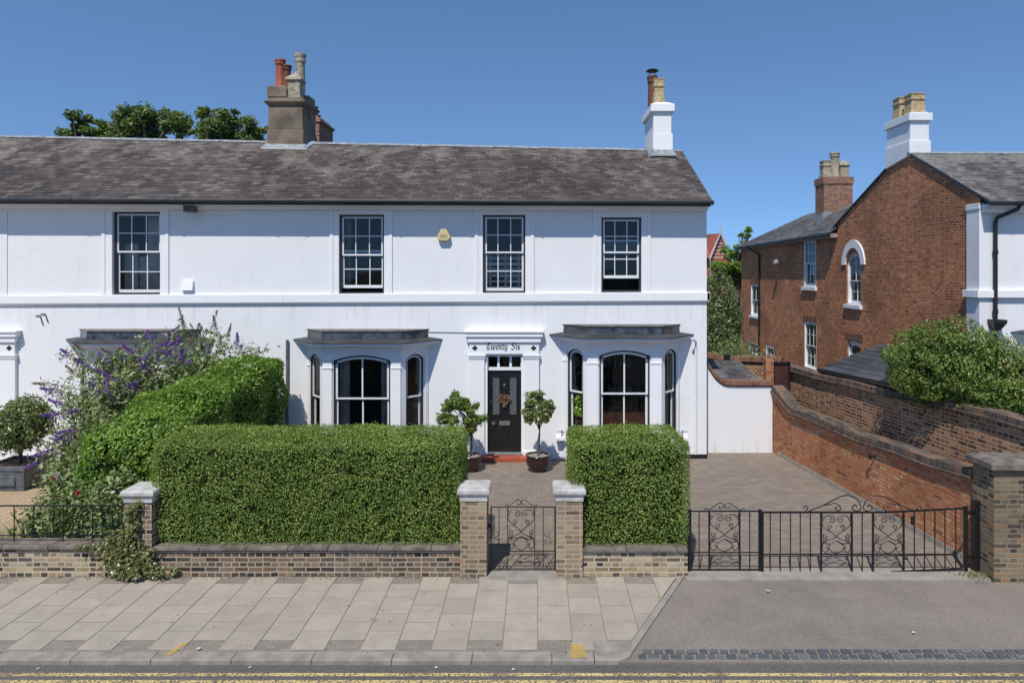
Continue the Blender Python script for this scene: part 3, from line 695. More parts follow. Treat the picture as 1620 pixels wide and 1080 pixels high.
def finish_house(H, x0, x1, ridge, verge=0.):
    e0, e1 = eave_z(x0), eave_z(x1); ED = 16.93
    yb = 2*RD-ED
    roof_part(H, [((x0, ED, e0), (x1+verge, ED, e1), (x0, RD, ridge[0]), (x1+verge, RD, ridge[1])),
                  ((x1+verge, yb, e1), (x0, yb, e0), (x1+verge, RD, ridge[1]), (x0, RD, ridge[0]))], 'slate_old')
    m = MB(); n = int((x1-x0)/.45)
    for i in range(n):
        a, b = x0+(x1-x0)*i/n, x0+(x1-x0)*(i+1)/n; za, zb = [ridge[0]+(ridge[1]-ridge[0])*t/n for t in (i, i+1)]; j = random.uniform(-.006, .006)
        m.hexa([(a+.004, RD-.10, za-.02+j), (b-.004, RD-.10, zb-.02+j), (b-.004, RD+.10, zb-.02), (a+.004, RD+.10, za-.02), (a+.004, RD-.025, za+.05+j), (b-.004, RD-.025, zb+.05+j), (b-.004, RD+.025, zb+.05), (a+.004, RD+.025, za+.05)])
    m.build('ridge_tile', 'lead_light', H)
    # soffit & cornice
    def long(m, ya, yb_, dz0, dz1, x1_=x1): m.hexa([(x0, ya, e0+dz0), (x1_, ya, e1+dz0), (x1_, yb_, e1+dz0), (x0, yb_, e0+dz0), (x0, ya, e0+dz1), (x1_, ya, e1+dz1), (x1_, yb_, e1+dz1), (x0, yb_, e0+dz1)])
    m = MB(); long(m, ED+.10, FD-.002, -.13, -.06); long(m, ED+.30, FD-.001, -.20, -.131); m.build('soffit', 'stucco_trim', H, bevel=.01)
    m = MB()
    m.tube([(x0, ED-.01, e0-.035), (x1+verge+.02, ED-.01, e1-.035)], .058, 10)
    k = x0+.4
    while k < x1: m.tube([(k, ED-.01, eave_z(k)-.035), (k+.06, ED-.01, eave_z(k)-.035)], .068, 10); k += random.choice([1.8, 2.4])
    long(m, ED+.06, ED+.099, -.12, -.02); m.build('gutter', 'gutter_black', H)
def bandz(x): return 4.145+(x-X(0, FD))*.0045
def band(H, x0, x1):
    m = MB()
    for (p, a, b) in ((.075, -.205, 0.), (.05, .0, .015)):
        m.hexa([(x0, FD-p, bandz(x0)+a), (x1, FD-p, bandz(x1)+a), (x1, FD-.001, bandz(x1)+a), (x0, FD-.001, bandz(x0)+a), (x0, FD-p, bandz(x0)+b), (x1, FD-p, bandz(x1)+b), (x1, FD-.001, bandz(x1)+b), (x0, FD-.001, bandz(x0)+b)])
    m.hexa([(x0, FD-.045, bandz(x0)-.25), (x1, FD-.045, bandz(x1)-.25), (x1, FD-.001, bandz(x1)-.25), (x0, FD-.001, bandz(x0)-.25), (x0, FD-.072, bandz(x0)-.206), (x1, FD-.072, bandz(x1)-.206), (x1, FD-.001, bandz(x1)-.206), (x0, FD-.001, bandz(x0)-.206)])
    m.build('string_course', 'stucco_trim', H, bevel=.008)

# lettering with a slanted nib
GL = {'T': (1.0, [[(-.1, 1.3), (.2, 1.52), (.5, 1.38), (.85, 1.5)], [(.25, 1.3), (.02, .95), (.02, .35), (.3, .03), (.62, .1), (.8, .4)], [(.45, 1.38), (.42, .35)]]),
      'w': (1.1, [[(-.08, .95), (.04, .82), (.04, .2), (.16, .04)], [(.16, .04), (.42, .3)], [(.32, .95), (.44, .82), (.44, .2), (.56, .04)], [(.56, .04), (.82, .3)], [(.74, .95), (.86, .8), (.84, .3), (.62, .02)]]),
      'e': (.66, [[(.5, .18), (.28, .0), (.06, .2), (.06, .78), (.28, 1.), (.46, .78), (.12, .46)]]),
      'n': (.72, [[(-.08, .95), (.04, .82), (.04, .16), (.14, .04)], [(.06, .75), (.3, 1.), (.42, .82), (.42, .2), (.54, .04)]]),
      't': (.58, [[(.16, 1.3), (.14, .2), (.28, .0), (.42, .12)], [(-.04, .97), (.4, .97)]]),
      'y': (.74, [[(-.08, .95), (.04, .82), (.04, .2), (.2, .04), (.42, .2)], [(.34, .97), (.46, .82), (.46, .05), (.22, -.36), (-.02, -.3)]]),
      'S': (1.0, [[(.80, 1.22), (.62, 1.46), (.30, 1.46), (.08, 1.24), (.16, 1.0), (.60, .66), (.72, .40), (.52, .08), (.22, .02), (-.04, .28)], [(.62, 1.46), (.78, 1.56)]]),
      'i': (.36, [[(-.08, .95), (.04, .82), (.04, .2), (.16, .04)], [(.0, 1.32), (.08, 1.22)]]),
      'x': (.66, [[(-.05, .93), (.1, .86), (.36, .14), (.5, .06)], [(.5, .95), (.38, .86), (.08, .02), (-.06, -.1)], [(.04, .5), (.44, .5)]]), ' ': (.5, [])}
def blackletter(mb, text, xc, y, z, xh):
    tot = sum(GL[c][0] for c in text)*xh; x = xc-tot/2; nx, nz = .135*xh*.77, .135*xh*.64; k = 0
    for c in text:
        adv, st = GL[c]
        for pl in st:
            for (a, b) in zip(pl[:-1], pl[1:]):
                p, q = (x+a[0]*xh, z+a[1]*xh), (x+b[0]*xh, z+b[1]*xh); yy = y-.0003*(k % 9); k += 1
                h = .03*xh; mb.add([(p[0]-nx, yy, p[1]-nz+h), (p[0]+nx, yy, p[1]+nz+h), (q[0]+nx, yy, q[1]+nz+h), (q[0]-nx, yy, q[1]-nz+h)], [(0, 1, 2, 3)])
                yy -= .0002; mb.add([(p[0], yy, p[1]-h*2), (q[0], yy, q[1]-h*2), (q[0], yy, q[1]+h*2), (p[0], yy, p[1]+h*2)], [(0, 1, 2, 3)])
        x += adv*xh
def quatrefoil(mb, x, y, z, r):
    for dx, dz in ((1, 0), (-1, 0), (0, 1), (0, -1)):
        cx_, cz = x+dx*r*.5, z+dz*r*.5; n = 10
        mb.add([(cx_+r*(.42 if not dx else .5)*math.cos(2*PI*i/n)*.9, y-.0005*(2+dx+2*dz), cz+r*.45*math.sin(2*PI*i/n)) for i in range(n)], [tuple(range(n))])
    mb.add([(x-r*.3, y-.004, z-r*.3), (x+r*.3, y-.004, z-r*.3), (x+r*.3, y-.004, z+r*.3), (x-r*.3, y-.004, z+r*.3)], [(0, 1, 2, 3)])
def door_surround(H, cx, text=None):
    Sd = part('door_surround', H); y = FD; m = MB()
    w0, w1 = .50, .885; zt = Z(560, 17.3); ze = Z(541, 17.3); zc = Z(533, 17.2); zc2 = Z(525, 17.1)
    for s in (-1, 1):
        a, b = sorted((cx+s*w0, cx+s*w1)); m.box(a, b, y-.09, y, 0, zt-.12); m.box(a-.02, b+.02, y-.12, y, 0, .22)
        m.box(a-.03, b+.03, y-.13, y, zt-.06, zt); m.box(a-.015, b+.015, y-.11, y, zt-.12, zt-.061)
        a2, b2 = sorted((cx+s*(w0-.07), cx+s*w0)); m.box(a2, b2, y-.03, y, 0, zt-.002)
    m.box(cx-w1-.0, cx+w1+.0, y-.10, y, zt+.001, ze); m.box(cx-w1-.04, cx+w1+.04, y-.15, y, ze+.001, zc); m.box(cx-w1-.09, cx+w1+.09, y-.19, y, zc+.001, zc2-.03); m.box(cx-w1-.12, cx+w1+.12, y-.22, y, zc2-.029, zc2+.02)
    m.build('architrave', 'stucco_trim', Sd, bevel=.006)
    for sg in (-1, 1):
        q = MB(); quatrefoil(q, cx+sg*.745, y-.102, (zt+ze)/2, .075); q.build('ornament', 'ink', Sd)
    if text:
        for wd_, dx in zip(text.split(), (-.17, .30)):
            t = MB(); blackletter(t, wd_, cx+dx, y-.102, zt+.11, .112); t.build('lettering', 'ink', Sd)
    f = part('fanlight', H); zb = Z(583, 17.4); ztop = Z(561, 17.4); m = MB()
    m.box(cx-.47, cx+.47, y+.06, y+.14, zb-.05, zb+.03); m.box(cx-.47, cx+.47, y+.06, y+.14, ztop-.05, ztop-.002)
    for u in (-.44, -.155, .155, .44): m.box(cx+u-.03, cx+u+.03, y+.061, y+.139, zb+.03, ztop-.05)
    m.build('frame', 'white_paint', f); g = MB(); g.quad((cx-.43, y+.1, zb), (cx+.43, y+.1, zb), (cx+.43, y+.1, ztop-.02), (cx-.43, y+.1, ztop-.02)); g.build('pane', 'glass', f)
    return Sd
def door_leaf(H, cx):
    D = part('front_door', H); y = FD+.10; z0, z1 = .14, Z(588, FD); m = MB(); a, b = cx-.425, cx+.425
    m.box(a, b, y, y+.05, z0, z1)
    zr = z0+.88; P = [(a+.10, cx-.11, zr+.06, z1-.13, 1), (cx+.11, b-.10, zr+.06, z1-.13, 1), (a+.10, cx-.06, z0+.16, zr-.28, 0), (cx+.06, b-.10, z0+.16, zr-.28, 0)]
    for (p, q, r_, s_, gl) in P:
        k = .022
        m.box(p, q, y-.018, y, r_, r_+k); m.box(p, q, y-.018, y, s_-k, s_); m.box(p, p+k, y-.017, y, r_+k, s_-k); m.box(q-k, q, y-.017, y, r_+k, s_-k)
        if not gl: m.box(p+.05, q-.05, y-.010, y, r_+.05, s_-.05)
    m.build('door_leaf', 'black_paint', D, bevel=.004)
    g = MB()
    for (p, q, r_, s_, gl) in P[:2]: g.quad((p+.022, y-.003, r_+.022), (q-.022, y-.003, r_+.022), (q-.022, y-.003, s_-.022), (p+.022, y-.003, s_-.022))
    g.build('door_glass', 'glass_leaded', D)
    MB().box(cx-.14, cx+.14, y-.012, y-.001, zr-.20, zr-.09).build('letter_box', 'brass_plate', D, bevel=.004)
    k = MB(Fr(a+.14, y-.03, 0, zr-.14)); pts = [(.045*math.cos(t*PI/8), -.01, .045*math.sin(t*PI/8)) for t in range(16)]
    h = MB(); n = 12
    for (rr, yy) in ((.045, y-.001), (.045, y-.02), (.03, y-.05)): pass
    h.tube([(a+.14, y-.001, zr-.14), (a+.14, y-.02, zr-.14)], .05, 14); h.tube([(a+.14, y-.02, zr-.14), (a+.14, y-.06, zr-.14)], .032, 12)
    h.build('handle', 'chrome', D, smooth=False)
    h = MB(); h.tube([(a+.07, y-.001, zr+.42), (a+.07, y-.015, zr+.42)], .022, 12); h.build('lock', 'chrome', D)
    h = MB(); zk = z1-.42; h.tube([(cx, y-.001, zk+.08), (cx, y-.03, zk+.08)], .028, 10); h.tube([(cx+.04*math.sin(t), y-.035, zk+.03-.05*math.cos(t)) for t in [i*2*PI/14 for i in range(15)]], .009)
    h.build('knocker', 'chrome', D)
    m = MB(); m.box(a-.05, a-.003, FD+.05, FD+.2, 0.1, z1+.03); m.box(b+.003, b+.05, FD+.05, FD+.2, .1, z1+.03); m.build('door_frame', 'white_paint', H)
    m = MB(); m.box(cx-.6, cx+.6, 17.04, FD-.01, 0, .115); m.build('doorstep', 'red_tile', H, bevel=.012)
    MB().box(cx-.46, cx+.46, FD-.09, FD+.15, .116, .14).build('threshold', 'grey_step', H, bevel=.004)
    return y, zk, z1

# ---- number twenty six
dcx = X(798, FD)
UP = [(536.5, 607.5, 339.5, 466), (764, 831, 340, 464.3), (951.5, 1014.7, 344, 463)]
rz = (8.60, 8.38)
H = house_shell('end_terrace_house', 'white rendered end of terrace house with black front door and two bay windows', SPLIT, XR, UP, [X(575.5, 16.9)], None, rz, True)
# (second bay opening and door opening are added below through a fresh wall)
bpy.data.objects.remove([c for c in H.children if c.name.startswith('wall')][0])
cb1, cb2 = X(572.5, 16.8), X(988, 16.8)
ops = [win_px(*u) for u in UP]+[(cb1-1.44, cb1+1.44, .5, 2.7), (cb2-1.4, cb2+1.4, .5, 2.8), (dcx-.47, dcx+.47, -.02, Z(561, FD))]
w_ = MB(fr0); wall_panel(w_, SPLIT, XR, -.05, 6.62, ops, .22); w_.fr = ID
w_.quad((XR, FD, -.05), (XR, 24, -.05), (XR, 24, 6.62), (XR, FD, 6.62)); w_.poly([(XR, FD, 6.62), (XR, 24, 6.62), (XR, RD, rz[1]-.04)])
w_.quad((SPLIT, 24, -.05), (XR, 24, -.05), (XR, 24, 6.62), (SPLIT, 24, 6.62)); w_.build('wall', 'stucco', H)
MB().box(XR-1.4, XR+.012, FD-.02, FD+.5, -.02, .11).build('plinth', 'black_paint', H)
finish_house(H, SPLIT, XR, rz, .03); band(H, SPLIT, XR+.07)
mm = MB(); mm.box(XR, XR+.07, FD-.075, 23.9, bandz(XR)-.205, bandz(XR)); mm.build('string_course', 'stucco_trim', H)
for i, u in enumerate(UP):
    a, b, c, d = win_px(*u)
    lab = ['first floor sash window, slightly open, left of the alarm box', 'closed first floor sash window above the front door', 'half open first floor sash window with scalloped blind'][i]
    W = sash_window(H, fr0, a, b, c, d, cols=3, meet=Z((403, 399, 399)[i], FD), lift=(.10, .0, .30)[i], hb=(1, 1), label=lab, wd=.12,
                    blind=Z(347.5, FD) if i == 2 else None, curtain=[(a+.06, a+.2, c+.1, d, 'room_light')] if i == 0 else None)
    sx = [(522, 621), (751, 845), (938.6, 1029.5)][i]; surround(W, fr0, X(sx[0], FD), X(sx[1], FD), bandz(a)+.018, Z(325, FD), a, b, c, d)
W = [c for c in H.children if c.get('label', '').startswith('closed first')][0]; a, b, c, d = win_px(*UP[1])
m = MB(fr0); zz = c+.12
while zz < c+.95: m.box(a+.07, b-.07, .30, .33, zz, zz+.07); zz += .15
for u_ in (a+.14, (a+b)/2, b-.20): m.box(u_, u_+.05, .331, .35, c+.1, c+1.)
m.build('slatted_screen', 'curtain', W)
bay(H, cb1, 0., 1.53, .97, .6, wf=.70, curt=True); bay(H, cb2, .12, 1.47, .92, .6, wf=.62)
door_surround(H, dcx, 'Twenty Six'); dy, zk, dz1 = door_leaf(H, dcx)
# alarm box
ax, az = X(703, FD), Z(372, FD); m = MB(); hx = [(-.17, -.05), (-.11, -.15), (.11, -.15), (.17, -.05), (.07, .16), (-.07, .16)]
m.add([(ax+p, FD-.13, az+q) for p, q in hx]+[(ax+p, FD-.001, az+q) for p, q in hx], [(0, 1, 2, 3, 4, 5), *[(i, 6+i, 6+(i+1) % 6, (i+1) % 6) for i in range(6)]])
A = m.build('alarm_box', 'alarm_yellow', H, bevel=.012); A['label'] = 'cream six sided alarm box'
random.seed(3)
for row, (zz, L) in enumerate(((-.03, .2), (-.07, .17))):
    u = -L/2; m = MB()
    while u < L/2-.01:
        wv = random.uniform(.01, .022); m.box(ax+u, ax+u+wv, FD-.1325, FD-.1315, az+zz, az+zz+(.022 if row == 0 else .013)); u += wv+.007
    m.build('alarm_lettering', 'ink', A)
# cable, downpipe
m = MB(); m.tube([(X(674, FD), FD-.012, Z(525, FD)), (X(740, FD), FD-.012, Z(526, FD)), (X(800, FD), FD-.012, Z(524, FD)), (X(858, FD), FD-.012, Z(527, FD))], .008, 5); m.build('cable', 'capstone', H)
m = MB(); xx = X(1100, FD); m.tube(cat_rom([(xx-.14, FD-.25, Z(534, FD)), (xx-.02, FD-.12, Z(540, FD)), (xx, FD-.05, Z(550, FD)), (xx, FD-.05, 2.), (xx, FD-.05, .12)]), .03, 8); m.build('downpipe', 'white_paint', H)
m = MB(); xx = X(455.5, FD); m.tube([(xx, FD-.05, Z(537, FD)), (xx, FD-.05, .05)], .035, 8); m.build('downpipe', 'zinc', H)
# wreath
def heart(t): return (16*math.sin(t)**3/17, (13*math.cos(t)-5*math.cos(2*t)-2*math.cos(3*t)-math.cos(4*t))/17)
Wt = thing('heart_wreath', 'brown dried heart shaped wreath hanging on the black front door', 'wreath')
P = []
for i in range(520):
    t = random.uniform(0, 2*PI); hx_, hz = heart(t); P.append((dcx+hx_*.13+random.gauss(0, .02), dy-.035+random.gauss(0, .012), 1.47+hz*.15+random.gauss(0, .02)))
leaves('dried_leaves', np.array(P), np.tile([0, -1, .2], (len(P), 1)), .045, 'wreath_brown', Wt, .8, .7)
m = MB(); m.tube([(dcx+heart(t)[0]*.13, dy-.03, 1.47+heart(t)[1]*.15) for t in [i*2*PI/28 for i in range(29)]], .018, 6)
m.tube([(dcx, dy-.02, 1.54), (dcx, dy-.03, 1.68)], .006); m.build('ring', 'twig', Wt); rebase(Wt, (dcx, dy, 1.3))

# interior things seen through the right bay
t = thing('armchair', 'rust orange armchair seen through the right bay window', 'armchair'); x0 = X(985, 17.2)
m = MB(); m.box(x0-.62, x0+.62, 17.3, 18.0, .5, .72); m.build('seat', 'chair_orange', t, bevel=.05)
m = MB(); m.box(x0-.72, x0+.60, 16.98, 17.16, .3, Z(651, 17.)); m.build('backrest', 'chair_orange', t, bevel=.06)
m = MB(); m.box(x0-.8, x0-.64, 17.3, 18, .3, .88); m.build('armrest', 'chair_orange', t, bevel=.04)
m = MB(); m.box(x0+.64, x0+.8, 17.3, 18, .3, .88); m.build('armrest', 'chair_orange', t, bevel=.04)
for sx in (-.6, .6):
    for yy in (17.3, 17.9): MB().box(x0+sx-.03, x0+sx+.03, yy, yy+.06, .1, .32).build('leg', 'dark_frame', t)
rebase(t, (x0, 17.5, .1))
t = thing('bookcase', 'dark bookcase full of books inside the right bay room', 'bookcase'); x0 = X(980, 20.0)
m = MB(); m.box(x0-1.9, x0+.5, 20.6, 20.66, .1, 2.9)
for k in range(7): m.box(x0-1.9, x0+.5, 20.3, 20.6, .2+k*.42, .24+k*.42)
for k in range(4): m.box(x0-1.9+k*.78, x0-1.86+k*.78, 20.3, 20.6, .1, 2.9)
m.build('shelves', 'old_timber', t)
for k in range(6):
    m = MB(); u = x0-1.84
    while u < x0+.4: wv = random.uniform(.02, .05); m.box(u, u+wv, 20.34, 20.55, .242+k*.42, .242+k*.42+random.uniform(.22, .33)); u += wv+.001+(.1 if random.random() < .08 else 0)
    m.build('books', 'book' if k % 2 else 'room_light', t)
rebase(t, (x0, 20.5, .1))
t = thing('potted_houseplant', 'bright green leafy houseplant inside the right bay left pane', 'houseplant'); x0, y0 = X(919, 17.18), 17.2
MB().lathe(x0, y0, [(.1, .82), (.14, 1.05), (.12, 1.05)], 14).build('pot', 'glaze', t)
MB().box(x0-.25, x0+.25, y0-.18, y0+.18, .1, .82).build('stand', 'dark_frame', t)
P, N = multi_blob(70, [((x0, y0-.05, 1.28), (.15, .12, .12)), ((x0-.02, y0-.05, 1.55), (.13, .12, .14))]); leaves('foliage', P, N, .2, 'leaf_bright', t, .7, .5)
m = MB()
for k in range(5): m.tube([(x0, y0, 1.03), (x0+random.uniform(-.1, .1), y0, 1.5)], .006)
m.build('stem', 'twig', t); rebase(t, (x0, y0, .1))

# ---- left terraced house
UL = [(178, 253.5, 335, 467)]; rzl = (8.98, 8.60)
G = house_shell('terraced_house', 'white rendered terraced house at left behind the purple flowering shrub', XL, SPLIT, UL, [X(200, 16.9)], X(-27, FD), rzl, False)
finish_house(G, XL, SPLIT, rzl); band(G, XL, SPLIT)
a, b, c, d = win_px(*UL[0])
W = sash_window(G, fr0, a, b, c, d, cols=3, meet=Z(398, FD), hb=(1, 1), wd=.13, curtain=[(a+.06, a+.42, c+.1, d-.8, 'curtain'), (b-.55, b-.1, c+.1, d-.05, 'curtain'), (a+.45, b-.55, c+.1, c+1., 'curtain')])
surround(W, fr0, X(161.5, FD), X(267.6, FD), bandz(a)+.018, Z(320, FD), a, b, c, d)
bay(G, X(200, 16.8), 0.0, 1.53, .97, .6, wf=.7, curt=True); door_surround(G, X(-27, FD)); 
m = MB(); cxn = X(-27, FD); m.box(cxn-.42, cxn+.42, FD+.1, FD+.15, .1, Z(588, FD)); m.build('front_door', 'black_paint', G)
MB().box(X(291, 17.1), X(307, 17.1), 17.04, 17.3, Z(335, 17.1), Z(321, 17.1)).build('eave_bracket', 'old_timber', G, bevel=.02)
m = MB(); x0, x1_, z0, z1 = X(289, FD), X(307, FD), Z(459, FD), Z(444, FD)
m.hexa([(x0, FD-.11, z0), (x1_, FD-.11, z0), (x1_, FD, z0), (x0, FD, z0), (x0, FD-.05, z1), (x1_, FD-.05, z1), (x1_, FD, z1), (x0, FD, z1)]); m.build('vent_cowl', 'white_paint', G)
m = MB()
for dx in (0, .13):
    m.tube([(X(57, FD)+dx, FD-.02, Z(499-dx*20, FD)), (X(64, FD)+dx, FD-.02, Z(499-dx*20, FD)), (X(69, FD)+dx, FD-.02, Z(514-dx*30, FD))], .012, 5)
m.build('wall_hook', 'black_iron', G)
m = MB(); xx = X(12, FD); m.box(XL, xx, FD-.02, FD-.001, bandz(xx)+.02, 6.3); m.build('wall_pilaster', 'stucco', G)
# shared chimney (left)
C = part('chimney', G, 'large brown rendered chimney stack'); D1, D2 = 20.1, 21.35; xa_, xb_ = X(422, D1), X(480, D1)
zl = Z(162, D1); m = MB()
m.box(xa_, xb_, D1, D2, 7.6, Z(204, D1)); m.box(xa_-.0+.03, xb_-.03, D1+.03, D2-.03, Z(204, D1), zl-.10)
m.slab([(xa_+.03, D1+.03), (xb_-.03, D1+.03), (xb_-.03, D2-.03), (xa_+.03, D2-.03)], zl-.10, zl, [(xa_-.07, D1-.07), (xb_+.07, D1-.07), (xb_+.07, D2+.07), (xa_-.07, D2+.07)])
m.box(xa_-.07, xb_+.07, D1-.07, D2+.07, zl, zl+.06)
m.box(xa_+.02, xb_-.02, D1+.02, D2-.02, zl+.06, Z(156, D1)+.05)
zt = Z(134, D1); m.slab([(xa_+.0, D1+.0), (xa_+.58, D1+.0), (xa_+.58, D2-.6), (xa_+.0, D2-.6)], Z(156, D1)+.05, zt-.06); m.slab([(xa_+.0, D1+.0), (xa_+.58, D1+.0), (xa_+.58, D2-.6), (xa_+.0, D2-.6)], zt-.06, zt, [(xa_+.08, D1+.08), (xa_+.5, D1+.08), (xa_+.5, D2-.68), (xa_+.08, D2-.68)])
m.box(xb_-.5, xb_-.04, D2-.62, D2-.05, Z(156, D1)+.05, Z(145, D1)+.05)
m.build('stack', 'render_brown', C, bevel=.02)
m = MB(); zf = 8.5
m.hexa([(xa_-.12, D1-.14, 8.18+.17), (xb_+.14, D1-.14, 8.16+.17), (xb_+.14, D1+.02, 8.3+.17), (xa_-.12, D1+.02, 8.32+.17), (xa_-.12, D1-.13, 8.2+.17), (xb_+.14, D1-.13, 8.18+.17), (xb_+.02, D1+.02, 8.36+.17), (xa_-.02, D1+.02, 8.38+.17)])
m.hexa([(xb_-.02, D1-.02, 8.3), (xb_+.18, D1-.1, 8.3), (xb_+.18, D2, 8.3), (xb_, D2, 8.3), (xb_, D1-.02, 8.46), (xb_+.17, D1-.1, 8.4), (xb_+.2, D1+.5, 8.68), (xb_, D1+.5, 8.74)]); m.build('flashing', 'lead_light', C)
pot(C, X(443.5, D1+.35), D1+.35, zt-.02, Z(95, D1+.35), .14, 'terracotta', label='terracotta pot with banded rim'); pot(C, X(454.5, D2-.8), D2-.85, zt-.1, Z(105, D2-.8), .13, 'terracotta_dark')
pot(C, X(467.5, D1+.25), D1+.27, Z(157, D1)+.04, Z(114, D1+.25), .19, 'cream_clay', 'pyramid', 'stone coloured square pot with pyramid cap')
pot(C, X(475.5, D2-.3), D2-.32, Z(150, D1), Z(86, D2-.3), .15, 'cream_clay', label='tall cream round pot')
# right chimney on number 26
C = part('chimney', H, 'white painted chimney stack with flaking paint'); D1, D2 = 20.0, 21.6; xa_, xb_ = X(1033, D1), X(1063.5, D1); m = MB(); zc_ = Z(177, D1); zt = Z(165, D1)
m.box(xa_, xb_+.02, D1, D2, 7.7, Z(211, D1)); m.box(xa_+.015, xb_-.02, D1+.015, D2-.015, Z(211, D1), zc_); m.box(xa_-.07, xb_+.06, D1-.07, D2+.07, zc_, zt); m.slab([(xa_-.05, D1-.05), (xb_+.04, D1-.05), (xb_+.04, D2+.05), (xa_-.05, D2+.05)], zt, zt+.08, [(xa_+.1, D1+.1), (xb_-.1, D1+.1), (xb_-.1, D2-.1), (xa_+.1, D2-.1)])
m.build('stack', 'chimney_white', C, bevel=.012)
m = MB(); m.hexa([(xa_-.12, D1-.16, 8.12), (xb_+.1, D1-.16, 8.12), (xb_+.1, D1+.02, 8.2), (xa_-.12, D1+.02, 8.2), (xa_-.1, D1-.15, 8.17), (xb_+.08, D1-.15, 8.17), (xb_+.03, D1-.006, 8.33), (xa_-.02, D1-.006, 8.33)])
m.hexa([(xa_-.15, D1-.1, 8.1), (xa_+.01, D1-.1, 8.1), (xa_+.01, D1+.5, 8.1), (xa_-.15, D1+.5, 8.1), (xa_-.15, D1-.1, 8.2), (xa_-.004, D1-.1, 8.34), (xa_-.004, D1+.5, 8.65), (xa_-.15, D1+.5, 8.5)]); m.build('flashing', 'lead_light', C)
pot(C, X(1041.5, D1+.3)-.0, D1+.3, zt+.02, Z(126, D1+.3), .145, 'buff_clay', 'square', 'square buff clay pot')
p_ = pot(C, X(1032, D2-.4), D2-.4, zt+.02, Z(121, D2-.4), .145, 'terracotta_dark', 'round', 'dark red pot under a metal cowl')
m = MB(); cx_, cy_ = X(1032, D2-.4), D2-.4; zz = Z(121, cy_)
for k in range(4): m.tube([(cx_+.11*math.cos(k*PI/2+.4), cy_+.11*math.sin(k*PI/2+.4), zz-.02), (cx_+.11*math.cos(k*PI/2+.4), cy_+.11*math.sin(k*PI/2+.4), zz+.16)], .008, 5)
m.lathe(cx_, cy_, [(.19, zz+.15), (.2, zz+.165), (.15, zz+.2), (.02, zz+.22)], 18); m.build('cowl', 'gutter_black', C)
# brick chimney further back
K = thing('brick_chimney', 'narrow red brick chimney peeping over the roof beside the big brown stack', 'chimney'); D1, D2 = 25.5, 27.2; m = MB(); xa_, xb_ = X(492, D1), X(505, D1)
m.box(xa_, xb_, D1, D2, 5, Z(193, D1)); m.box(xa_-.05, xb_+.06, D1-.05, D2+.05, Z(193, D1), Z(189, D1)); m.slab([(xa_, D1), (xb_, D1), (xb_, D2), (xa_, D2)], Z(189, D1), Z(182, D1), [(xa_+.05, D1+.05), (xb_-.1, D1+.05), (xb_-.1, D2-.1), (xa_+.05, D2-.1)]); m.build('stack', 'brick_chimney', K)
pot(K, X(497, 25.8), 25.8, Z(184, D1), Z(166, D1), .13, 'terracotta_dark'); pot(K, X(502, 26.8), 26.8, Z(184, D1), Z(170, D1), .12, 'terracotta_dark'); rebase(K, (xa_, D1, 5))

# ------------------------------------------------------------------ right villa
RX = X(1550, FD); frS = Fr(RX, 0, -PI/2)         # u = -y
def sD(px): return RX*F/(px-VX)
V = thing('brick_villa', 'red brick house with arched side window and white rendered street front at right', 'house')
gB = sD(1325); gF = 17.9; apex = 20.62; az_ = 8.33; rear = sD(1173)
def swin(l, r, t, b, rise=0):
    d0, d1 = sD(l), sD(r); dc = (d0+d1)/2; return (-d0, -d1, Z(b, dc), Z(t, dc), rise)
wg = [swin(1339.5, 1362, 400, 482, .38), swin(1340.5, 1361.6, 539, 575, .12)]
ww = [swin(1272, 1291, 380, 454), swin(1272.6, 1292, 510, 584), swin(1188, 1201.5, 450, 500), swin(1184.6, 1202, 542, 562), swin(1212, 1224, 548, 575)]
m = MB(frS); wall_panel(m, -gB, -gF, -.05, 6.5, wg, .16); 
m.poly([(-gB, 0, 6.5), (-17.38, 0, 6.5), (-17.38, 0, 6.66), (-apex, 0, az_-.02), (-22.0, 0, 8.08), (-gB, 0, 6.58)])
wall_panel(m, -rear, -gB-.0, -.05, 6.25, ww, .16); m.fr = ID
m.quad((RX, rear, -.05), (RX+6, rear, -.05), (RX+6, rear, 6.25), (RX, rear, 6.25)); m.quad((RX, gB, 6.25), (RX+9, gB, 6.25), (RX+9, gB, 6.6), (RX, gB, 6.6))
m.build('brick_wall', 'brick_red_house', V)
m = MB(); m.box(RX-.03, RX+.32, FD-.03, gF, -.05, 6.42); m.slab([(RX-.05, FD-.05), (RX+.34, FD-.05), (RX+.34, gF+.0), (RX-.05, gF)], 6.35, 6.5); m.build('corner_pilaster', 'stucco', V, bevel=.008)
m = MB(fr0); wall_panel(m, RX+.3, RX+12, -.05, 6.6, [], .2); m.build('front_wall', 'stucco', V)
m = MB(); m.box(RX-.12, RX+12, FD-.11, FD-.001, Z(471, 17.3), Z(459, 17.3)); m.box(RX-.12, RX-.001, FD-.0, gF+.03, Z(471, 17.3), Z(459, 17.3)); m.build('string_course', 'stucco_trim', V, bevel=.01)
m = MB(); m.box(RX+.02, RX+12, 17.05, FD-.002, 6.36, 6.45); m.box(RX+.02, RX+12, 17.2, FD-.001, 6.25, 6.359); m.build('soffit', 'stucco_trim', V)
m = MB(); m.tube([(RX-.05, 16.98, 6.46), (RX+12, 16.98, 6.46)], .055, 8); m.build('gutter', 'gutter_black', V)
roof_part(V, [((RX-.04, 16.98, 6.50), (RX+12, 16.98, 6.50), (RX-.04, apex, az_), (RX+12, apex, az_)), ((RX+12, gB+.3, 6.48), (RX-.04, gB+.3, 6.48), (RX+12, 22.0, 8.10), (RX-.04, 22.0, 8.10)), ((RX+12, 22.0, 8.10), (RX-.02, 22.0, 8.10), (RX+12, apex, az_), (RX-.02, apex, az_))], 'slate_grey')
m = MB()
